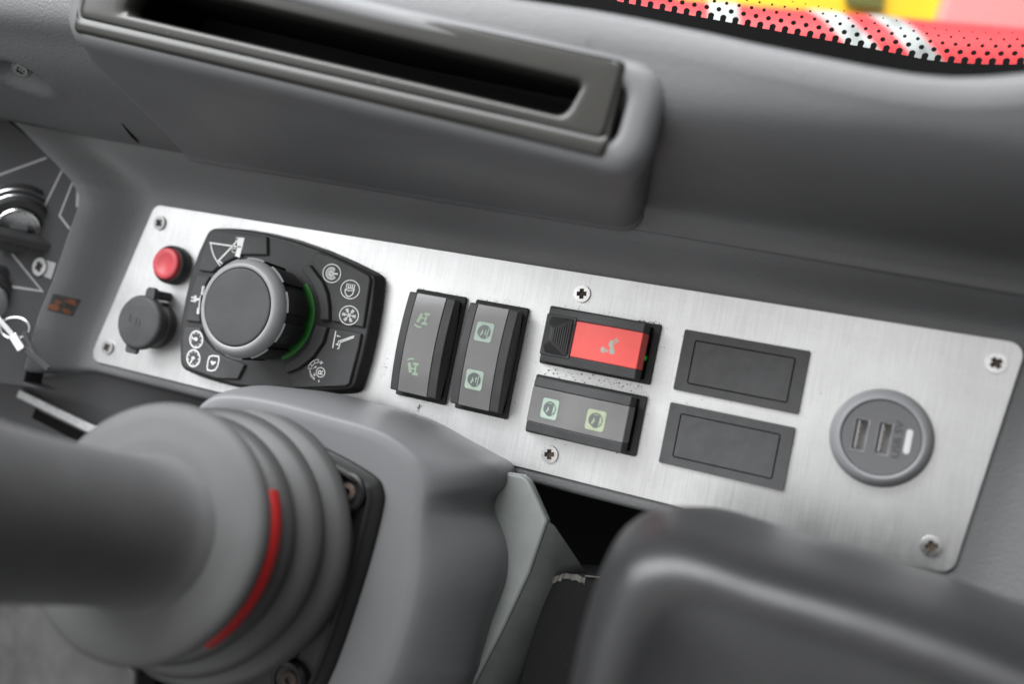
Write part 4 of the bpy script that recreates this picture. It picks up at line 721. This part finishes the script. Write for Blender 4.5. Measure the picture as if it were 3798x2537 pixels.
# ================================================================== JOYSTICK POD, BOOT, HANDLE
pd = thing("joystick_pod", "pale grey rounded plastic pod carrying the joystick in front of the plate", "pod", (-150, -85, 30))
OUT = [[-202.6,-43.6],[-198.5,-36.2],[-190.0,-30.9],[-178.0,-29.7],[-163.7,-29.9],[-144.5,-31.4],[-129.3,-33.3],[-113.8,-37.2],[-96.4,-41.3],[-89.7,-42.8],[-86.2,-46.1],[-85.5,-51.8],[-88.4,-57.4],[-88.5,-63.3],[-85.0,-68.3],[-80.6,-74.7],[-77.8,-82.4],[-77.0,-92.9],[-79.3,-107.5],[-80.9,-124.3],[-82.1,-134.4]] + [(-92, -165), (-150, -178), (-240, -178), (-290, -150), (-285, -110), (-240, -72)]
INN = [(-196, -50), (-191, -41.5), (-186, -36.5), (-176, -34.0), (-160, -33.5), (-140, -34.5), (-123, -35.6), (-113, -38.6), (-106, -43.2), (-103, -47.0), (-101, -50.5), (-99.8, -54.5), (-99.2, -58.5), (-98.8, -62.5), (-98.2, -67.1), (-97.2, -74.0), (-96.2, -80.5), (-95.4, -88.5), (-95.2, -101), (-96.4, -115), (-99, -130), (-108, -152), (-150, -166), (-238, -168), (-280, -146), (-275, -112), (-232, -80)]
OUT = catmull(OUT, 4, True); INN = catmull(INN, 4, True)
zp = lambda x: 88 - (x + 193) * 0.28
def ply(t, dz, dx=0): return [(a[0] + (b[0] - a[0]) * t, a[1] + (b[1] - a[1]) * t, zp(a[0] + (b[0] - a[0]) * t) + dz) for a, b in zip(OUT, INN)]
def cen(P, s, dz): 
    cx, cy = -150, -95
    return [(cx + (p[0] - cx) * s, cy + (p[1] - cy) * s, zp(cx + (p[0] - cx) * s) + dz) for p in P]
rows = [ply(0.10, -70), ply(0.03, -48), ply(0.0, -38), ply(0.0, -33), ply(0.06, -28), ply(0.2, -21), ply(0.42, -12.5), ply(0.65, -6.0), ply(0.82, -2.4), ply(0.95, -0.5), cen(INN, 0.985, 0.2), cen(INN, 0.92, 0.4), cen(INN, 0.75, 0.5)]
ob("shell", (lambda vf: (vf[0], vf[1] + [tuple(range(12 * len(OUT), 13 * len(OUT)))]))(loft(rows, closed=True)), POD, pd, world=True, sharp=80)

js = thing("joystick", "fat blurred joystick with ribbed rubber boot and red band, on the grey pod", "joystick", (-170, -91, 80))
FR = [(-205, -52), (-190, -44), (-170, -42.5), (-152.3, -44.4), (-141.9, -45.9), (-128.7, -49.3), (-118.4, -53.2), (-114.6, -57.1), (-113.0, -65.9), (-114.9, -97.2), (-120.4, -135.0), (-130, -148), (-160, -152), (-198, -148), (-212, -120), (-212, -75)]
FR = catmull(FR, 4, True)
zf = lambda x: zp(x) + 0.6
def fr_(d, dz): 
    P = inset(FR, d); return [(p[0], p[1], zf(p[0]) + dz) for p in P]
rows = [fr_(0, -2), fr_(0, 1.2), fr_(0.6, 2.0), fr_(3.2, 2.2), fr_(3.8, 2.6), fr_(4.4, 3.2), fr_(5.4, 3.2), fr_(6.0, 2.4), fr_(6.6, 0.6), fr_(14, 0.4)]
ob("mount_frame", (lambda vf: (vf[0], vf[1] + [tuple(range(9 * len(FR), 10 * len(FR)))]))(loft(rows, closed=True)), FRAMEB, js, world=True, sharp=50)
for x, y in ((-127.0, -61.2), (-134.4, -136.8)):
    b = ob("screw_boss", lathe([(8.0, -1), (7.8, 2.4), (6.9, 3.2), (6.0, 2.9), (5.6, 1.6), (0.01, 1.2)], 32, (x, y, zf(x))), FRAMEB, js, world=True, sharp=40)
    ob("screw_head", lathe([(3.6, 0.8), (3.5, 2.0), (2.6, 2.4), (1.5, 2.4), (1.3, 1.0), (0.01, 0.9)], 24, (x, y, zf(x))), RUST, b, world=True, sharp=40)
AXD = Vector((5, 10, 45)).normalized()
AX = Matrix.Translation((-170, -91, 82)) @ Vector((0, 0, 1)).rotation_difference(AXD).to_matrix().to_4x4()
bootp = [(51, -9), (51.5, -2)]
for zc, rr in ((7, 54.6), (21, 49.6), (35, 44.6)):
    bootp += [(rr - 3.4, zc - 5.0), (rr - 0.7, zc - 2.8), (rr, zc - 0.4), (rr - 0.5, zc + 2.0), (rr - 2.8, zc + 4.4), (rr - 7.5, zc + 6.4), (rr - 12.5, zc + 7.8)]
bootp += [(37.5, 44), (36, 50)]
ob("rubber_boot", xf(lathe(bootp, 96, cap0=False), AX), BOOT, js, world=True, sharp=70)
ob("red_band", xf(lathe([(38.0, 42.0), (43.0, 42.2), (44.2, 43.2), (44.3, 47.6), (43.4, 49.0), (40, 49.2)], 30, a0=-44, a1=33), AX), REDA, js, world=True, sharp=60)
ob("shade_disc", xf(lathe([(36, 48.5), (42.2, 49.6), (44.0, 51.2), (44.4, 53), (43.6, 55), (41.6, 56.4), (37, 57.2), (31, 58.2), (29, 58.6)], 96), AX), DISC, js, world=True, sharp=70)
hrows = []
HX = Matrix.Translation((-164, -80.5, 136)) @ Vector((0, 0, 1)).rotation_difference(Vector((-0.02, 0.19, 0.98)).normalized()).to_matrix().to_4x4()
for z, r, ax in ((-4, 30, 1), (0, 28.6, 1), (3, 26.6, 1), (7, 25.2, 1), (12, 24.4, 1), (20, 24.0, 1), (32, 24.0, 1), (50, 24.2, 1), (72, 25.2, 1.03), (95, 27.0, 1.06), (115, 28.5, 1.08), (130, 26, 1.08), (140, 18, 1.08), (144, 6, 1.08)):
    hrows.append([tuple(HX @ Vector((r * ax * math.cos(2 * math.pi * k / 48), r * math.sin(2 * math.pi * k / 48), z))) for k in range(48)])
ob("handle", loft(hrows, closed=True, cap=True), STICKY, js, world=True, sharp=80)

rp = thing("rusty_plate", "worn dark plate with rusty streaks under the joystick, bottom corner", "plate", (-230, -140, 90))
ob("plate", prism([(-200, -128), (-214, -100), (-240, -92), (-300, -100), (-300, -185), (-170, -185), (-178, -140)], 96, 108), mat("worn_plate", (0.045, 0.044, 0.043), 0.5, var=(30, 0.5), dust=(45, 0.62, (0.075, 0.05, 0.038))), rp, world=True, bev=2)

# ================================================================== PAINTED BRACKET, FOAM BLOCK, ARMREST PAD
bk = thing("painted_bracket", "worn grey green painted metal bracket between pod and black gap", "bracket", (-80, -85, 0))
T1 = [(-91.0, -46.9), (-79.7, -46.0), (-76.4, -47.4), (-74.3, -49.8), (-64.4, -62.5), (-67.6, -85.1), (-74.4, -112.2), (-81.8, -137.1), (-90, -170), (-150, -170), (-150, -50)]
ob("top_plate", prism(T1, 6, 12), PAINT, bk, world=True, bev=1.6, seg=4, ang=30)
side = [[(-64.2, -62.5, 10.6), (-67.4, -85.1, 10.6), (-74.2, -112.2, 10.6), (-81.6, -137.1, 10.6), (-90, -170, 10.6)],
        [(-62.2, -64, 8), (-64.4, -85.8, 8), (-71.2, -112.6, 8), (-78.6, -137.4, 8), (-87, -170, 8)],
        [(-47.6, -83, -6), (-58.5, -93, -6), (-64.5, -118, -6), (-70, -140, -6), (-79, -170, -6)],
        [(-46.6, -83.4, -40), (-58, -94, -40), (-64, -118, -40), (-69.5, -140, -40), (-78, -170, -40)]]
ob("side_flange", loft(side), mat("shaded_flange_paint", (0.085, 0.09, 0.088), 0.5, var=(60, 0.2)), bk, world=True, sharp=60)  # bracket paint darkened for the shade on its bent side
fo = thing("foam_block", "black speckled foam block beside the painted bracket", "foam", (-45, -120, -20))
rnd = random.Random(3)
T2 = [(-62.8, -90.5), (-58.0, -85.0), (-50, -83.2), (-36, -80.6), (-12, -79), (-12, -170), (-72, -170), (-66.5, -134)]
ob("block", prism(T2, -34, -1), FOAM, fo, world=True, bev=1.2)
rows = []
for i in range(15):
    t = i / 14; x, y = (-61.6 + 5 * t * 3, -88.5 + 4.2 * math.sin(min(1, t * 1.6) * 1.5))
    rows.append([(x + rnd.uniform(-.4, .4), y - 1.6 + rnd.uniform(-.6, .5), -0.8 + rnd.uniform(0, .4)), (x, y + 1.0 + rnd.uniform(-.2, .4), -0.4 + rnd.uniform(0, .8))])
ob("torn_film", loft(rows), TAPE, fo, world=True, smooth=False)
ob("film_edge", tube([(-47, -82.6, -0.2), (-40, -81.4, 0.1), (-30, -80, 0)], 0.35, 6), TAPE, fo, world=True)

ap = thing("armrest_pad", "large blurred black armrest pad in front of the plate's wide end", "armrest", (40, -80, 60))
O1 = [(-15.6, -100), (-15.8, -77.7), (-15.1, -62.0), (-12.7, -48.9), (-9.3, -40.6), (-4.6, -35.8), (2.7, -32.6), (11.1, -31.6), (20.1, -32.0), (28.9, -32.7), (43.0, -33.1), (56.6, -33.5), (69.8, -34.4), (82.5, -35.6), (99.6, -37.8), (150, -46), (160, -60), (165, -110), (150, -150), (60, -165), (-10, -160), (-16, -130)]
O1 = catmull(O1, 3, True)
def pdl(s, z, sx=None):
    c = (62, -97); sx = sx or s
    return [(c[0] + (p[0] - c[0]) * sx, c[1] + (p[1] - c[1]) * s, z) for p in O1]
rows = [pdl(0.96, 60), pdl(0.985, 84), pdl(1.0, 100), pdl(0.99, 112), pdl(0.965, 126, .95), pdl(0.94, 137, .915), pdl(0.90, 145, .87), pdl(0.85, 149, .82), pdl(0.79, 150, .76), pdl(0.70, 147.5, .68), pdl(0.6, 144.5), pdl(0.4, 142), pdl(0.2, 141.5)]
ob("cushion", (lambda vf: (vf[0], vf[1] + [tuple(range(12 * len(O1), 13 * len(O1)))]))(loft(rows, closed=True)), CUSH, ap, world=True, sharp=80)

# ================================================================== WINDOW and what stands outside it
BT = [(-167.6, 171.8, 22.4), (-130.7, 169.9, 13.0), (-84.5, 167.5, 1.1), (-49.6, 165.9, -7.7), (-13.2, 164.5, -16.7), (-0.5, 164.0, -19.8), (23.0, 163.0, -25.7), (37.0, 162.3, -29.3), (46.3, 161.8, -31.6), (55.3, 162.0, -33.5), (64.2, 162.5, -35.0), (73.0, 163.3, -36.3), (83.5, 164.8, -37.5), (102.1, 168.5, -38.8), (130, 175, -39.5)]
GN = Vector((0.1716, -0.5911, 0.7881)).normalized(); GO = Vector(BT[3])
GX = (Vector((83, 165, -37)) - GO); GX = (GX - GN * GX.dot(GN)).normalized(); GY = GN.cross(GX); 
if GY.y < 0: GY = -GY
b2 = [((Vector(p) - GO).dot(GX), (Vector(p) - GO).dot(GY)) for p in BT]
b2 = catmull(b2, 10)
wn = thing("side_window", "cab window glass with a black dotted border", "window", tuple(GO))
def g3(x, y, d=0.0): return tuple(GO + GX * x + GY * y + GN * d)
pane = [g3(*p, d) for d in (-2, 2) for p in ((-160, -40), (230, -40), (230, 220), (-160, 220))]
ob("pane", (pane, [(0, 1, 2, 3), (7, 6, 5, 4), (0, 4, 5, 1), (1, 5, 6, 2), (2, 6, 7, 3), (3, 7, 4, 0)]), GLASS, wn, world=True, smooth=False)
rows = [[g3(x, y, 2.3) for x, y in b2], [g3(x, -38, 2.3) for x, y in b2]]
ob("black_border", loft(rows), RUBR, wn, world=True, smooth=False)
# dots follow the border at even steps, fading row by row
cum = [0]
for a, b in zip(b2, b2[1:]): cum.append(cum[-1] + math.hypot(b[0] - a[0], b[1] - a[1]))
def at(s):
    s = max(0, min(cum[-1] - 1e-6, s)); i = max(0, np.searchsorted(cum, s, side='right') - 1); i = min(i, len(b2) - 2); t = (s - cum[i]) / (cum[i + 1] - cum[i])
    a, b = Vector(b2[i]), Vector(b2[i + 1]); d = (b - a).normalized(); n_ = Vector((-d.y, d.x)); n_ = n_ if n_.y > 0 else -n_
    return a.lerp(b, t), d, n_
DV, DF = [], []
pitch = 5.35
for row, (dist, rad) in enumerate(((1.5, 1.36), (4.6, 1.08), (7.6, 0.78), (10.4, 0.52), (13.0, 0.32))):
    s = pitch * (0.5 if row % 2 else 0.0)
    while s < cum[-1]:
        p, d, n_ = at(s); c = p + n_ * dist
        k = len(DV)
        for i in range(12):
            a = math.radians(30 * i); q = c + d * (rad * math.cos(a)) + n_ * (rad * 0.92 * math.sin(a)); DV.append(g3(q.x, q.y, 2.35))
        DF.append(tuple(range(k, k + 12)))
        if row == 0:
            k = len(DV)
            for sx, h_ in ((-1.25, -0.6), (1.25, -0.6), (1.2, 1.3), (-1.2, 1.3)):
                q = p + d * sx + n_ * h_; DV.append(g3(q.x, q.y, 2.34))
            DF.append(tuple(range(k, k + 4)))
        s += pitch
ob("border_dots", (DV, DF), RUBR, wn, world=True, smooth=False, kind="stuff")

# outside: red rail with white tape, yellow panel, red panel coloured pale for bright light, each a solid body
ux, uy, uz = Vector(RX), Vector(RY), Vector(RZ)
def slab(P, th, m, parent, name, bev=2):
    P = [Vector(p) for p in P]; n_ = (P[1] - P[0]).cross(P[-1] - P[0]).normalized()
    if n_.z > 0: n_ = -n_
    k = len(P); V = [tuple(p) for p in P] + [tuple(p + n_ * th) for p in P]
    F = [tuple(range(k)), tuple(range(2 * k - 1, k - 1, -1))] + [(i, (i + 1) % k, k + (i + 1) % k, k + i) for i in range(k)]
    return ob(name, (V, F), m, parent, world=True, bev=bev, smooth=True)
yb = thing("yellow_body_panel", "bright yellow machine panel with a dark opening, seen through the window", "machine panel", (-50, 400, -530))
slab([(-160, 480, -488), (40, 520, -562), (38.7, 385.8, -567.4), (-17.9, 384, -544.7), (-97.4, 372, -512.8), (-200, 360, -472)], 40, YEL_P, yb, "body")
slab([(-49.0, 416.8, -522.1), (-12.9, 424.7, -536.4), (-10.0, 397.7, -538.1), (-43.3, 396.0, -524.8)], 3, OLIVE, yb, "dark_opening", 1)
pb = thing("overlit_red_panel", "red machine panel coloured pale for bright light, beside the yellow one, seen through the window", "machine panel", (90, 410, -565))
slab([(52, 480, -548), (190, 500, -605), (200, 380, -607), (98.3, 350, -569.6), (36.0, 350, -547.0)], 40, RED_LIT_P, pb, "body")
rr_ = thing("red_rail", "red rail wrapped with white tape, seen through the dotted glass", "rail", (-40, 320, -430))
A0, A1 = Vector((-330, 288, -345)), Vector((150, 338, -512))
railp = [A0.lerp(A1, i / 12) for i in range(13)]
ob("rail", tube([tuple(p) for p in railp], 34, 28), RED_P, rr_, world=True, sharp=80)
RD = (A1 - A0).normalized()
def band(t, wd, skew):
    """tape wound round the rail between two slanted rings"""
    u = RD.cross(Vector((0, 0, 1))).normalized(); v = u.cross(RD).normalized(); c = A0.lerp(A1, t); rows_ = []
    for s in (0, 1):
        rows_.append([tuple(c + RD * (s * wd + skew * math.cos(math.radians(12 * k))) + (u * math.cos(math.radians(12 * k)) + v * math.sin(math.radians(12 * k))) * 34.5) for k in range(30)])
    return loft(rows_, closed=True)
ob("white_tape", band(0.385, 26, 2), WHT_P, rr_, world=True)
ob("white_tape", band(0.60, 26, 32), WHT_P, rr_, world=True)
ob("white_tape", band(0.70, 24, 32), WHT_P, rr_, world=True)

# ================================================================== CRUMBS OF DIRT around the switches
rnd = random.Random(11)
def crumbs(n, src, smin, smax):
    V, F = [], []
    for _ in range(n):
        x, y = src(); s = smin + (smax - smin) * rnd.random() ** 3; k = len(V); a = rnd.uniform(0, 6.28); e = rnd.uniform(.4, 1)
        for i in range(5):
            b = a + i * 1.257; V.append((x + s * math.cos(b) * rnd.uniform(.6, 1.2), y + s * e * math.sin(b) * rnd.uniform(.6, 1.2), 0.03))
        V.append((x, y, 0.03 + s * 0.7)); F += [(k + i, k + (i + 1) % 5, k + 5) for i in range(5)]
    return V, F
RECT = [(-139.6, .1, 13.1, 25.1, 1), (-108.6, .1, 13.1, 25.1, 1), (-60.6, 15.4, 25.4, 13.1, 2), (-60.6, -15.4, 25.4, 13.1, 2), (0.1, 15.5, 25.6, 12.9, .45), (0.1, -15.5, 25.6, 12.9, .25)]
def around():
    while True:
        cx, cy, hx, hy, wt = rnd.choice(RECT)
        if rnd.random() > wt: continue
        d = abs(rnd.gauss(0, 0.9)); side_ = rnd.random()
        if side_ < 0.42: return cx + rnd.uniform(-hx, hx), cy + hy + d
        if side_ < 0.62: return cx + rnd.uniform(-hx, hx), cy - hy - d
        if side_ < 0.85: return cx + hx + d, cy + rnd.uniform(-hy, hy)
        return cx - hx - d, cy + rnd.uniform(-hy, hy)
def between(): return rnd.uniform(-84, -37), rnd.gauss(0.0, 1.4)
def ctl_edge():
    p = rnd.choice(outl); q = outl[(outl.index(p) + 1) % len(outl)]; t = rnd.random(); d = 1 + 0.016 * abs(rnd.gauss(0, 1))
    return -223.5 + (p[0] + (q[0] - p[0]) * t) * d, 0.2 + (p[1] + (q[1] - p[1]) * t) * d
def anywhere(): return rnd.uniform(-165, 85), rnd.uniform(-43, 44)
ob("dirt_crumbs", join(crumbs(900, around, 0.04, 0.30), crumbs(190, between, 0.05, 0.5), crumbs(420, ctl_edge, 0.05, 0.34), crumbs(220, anywhere, 0.05, 0.28)), DIRT, smooth=False, kind="stuff", label="dark dirt crumbs gathered around the switches on the steel plate")
ob("rust_specks", join(crumbs(40, lambda: (rnd.gauss(-140, 0.8), rnd.gauss(-29, 1.0)), 0.1, 0.5), crumbs(60, lambda: (rnd.uniform(-46, -35), rnd.gauss(28.6, 0.35)), 0.1, 0.5), crumbs(60, around, 0.08, 0.4), crumbs(20, lambda: (rnd.gauss(-162, 1), rnd.gauss(-14, 3)), .1, .5)), RUSTS, smooth=False, kind="stuff", label="brown rust specks on the steel plate near the switches")

# white lint on the shelf and on the tray frame
def lint(pts):
    V, F = [], []
    for x, y, z, r_ in pts:
        k = len(V); V += [(x + r_ * math.cos(1.257 * i) * rnd.uniform(.6, 1.2), y + r_ * math.sin(1.257 * i) * rnd.uniform(.6, 1.2), z) for i in range(5)] + [(x, y, z + r_)]
        F += [(k + i, k + (i + 1) % 5, k + 5) for i in range(5)] + [tuple(range(k + 4, k - 1, -1))]
    return V, F
LP = [(x, lerp_tab(EDGE, x) - d, 92 + 5 * smooth01((x - 55) / 60) + 0.05, r_) for x, d, r_ in ((13, 7, .55), (-12, 6, .25), (30, 9, .22), (44, 5, .25), (-35, 8, .2), (22, 4.5, .18))]
for t_ in (0.12, 0.2, 0.27, 0.33, 0.36, 0.48, 0.61, 0.66, 0.83, 0.86):
    q = tBL.lerp(tBR, t_) + (tTR - tBR).normalized() * rnd.uniform(8, 11) + NT * 1.15
    LP.append((q.x, q.y, q.z, rnd.uniform(.14, .3)))
ob("lint_specks", lint(LP), CHALK, smooth=False, kind="stuff", label="pale lint specks on the dash shelf and tray frame")
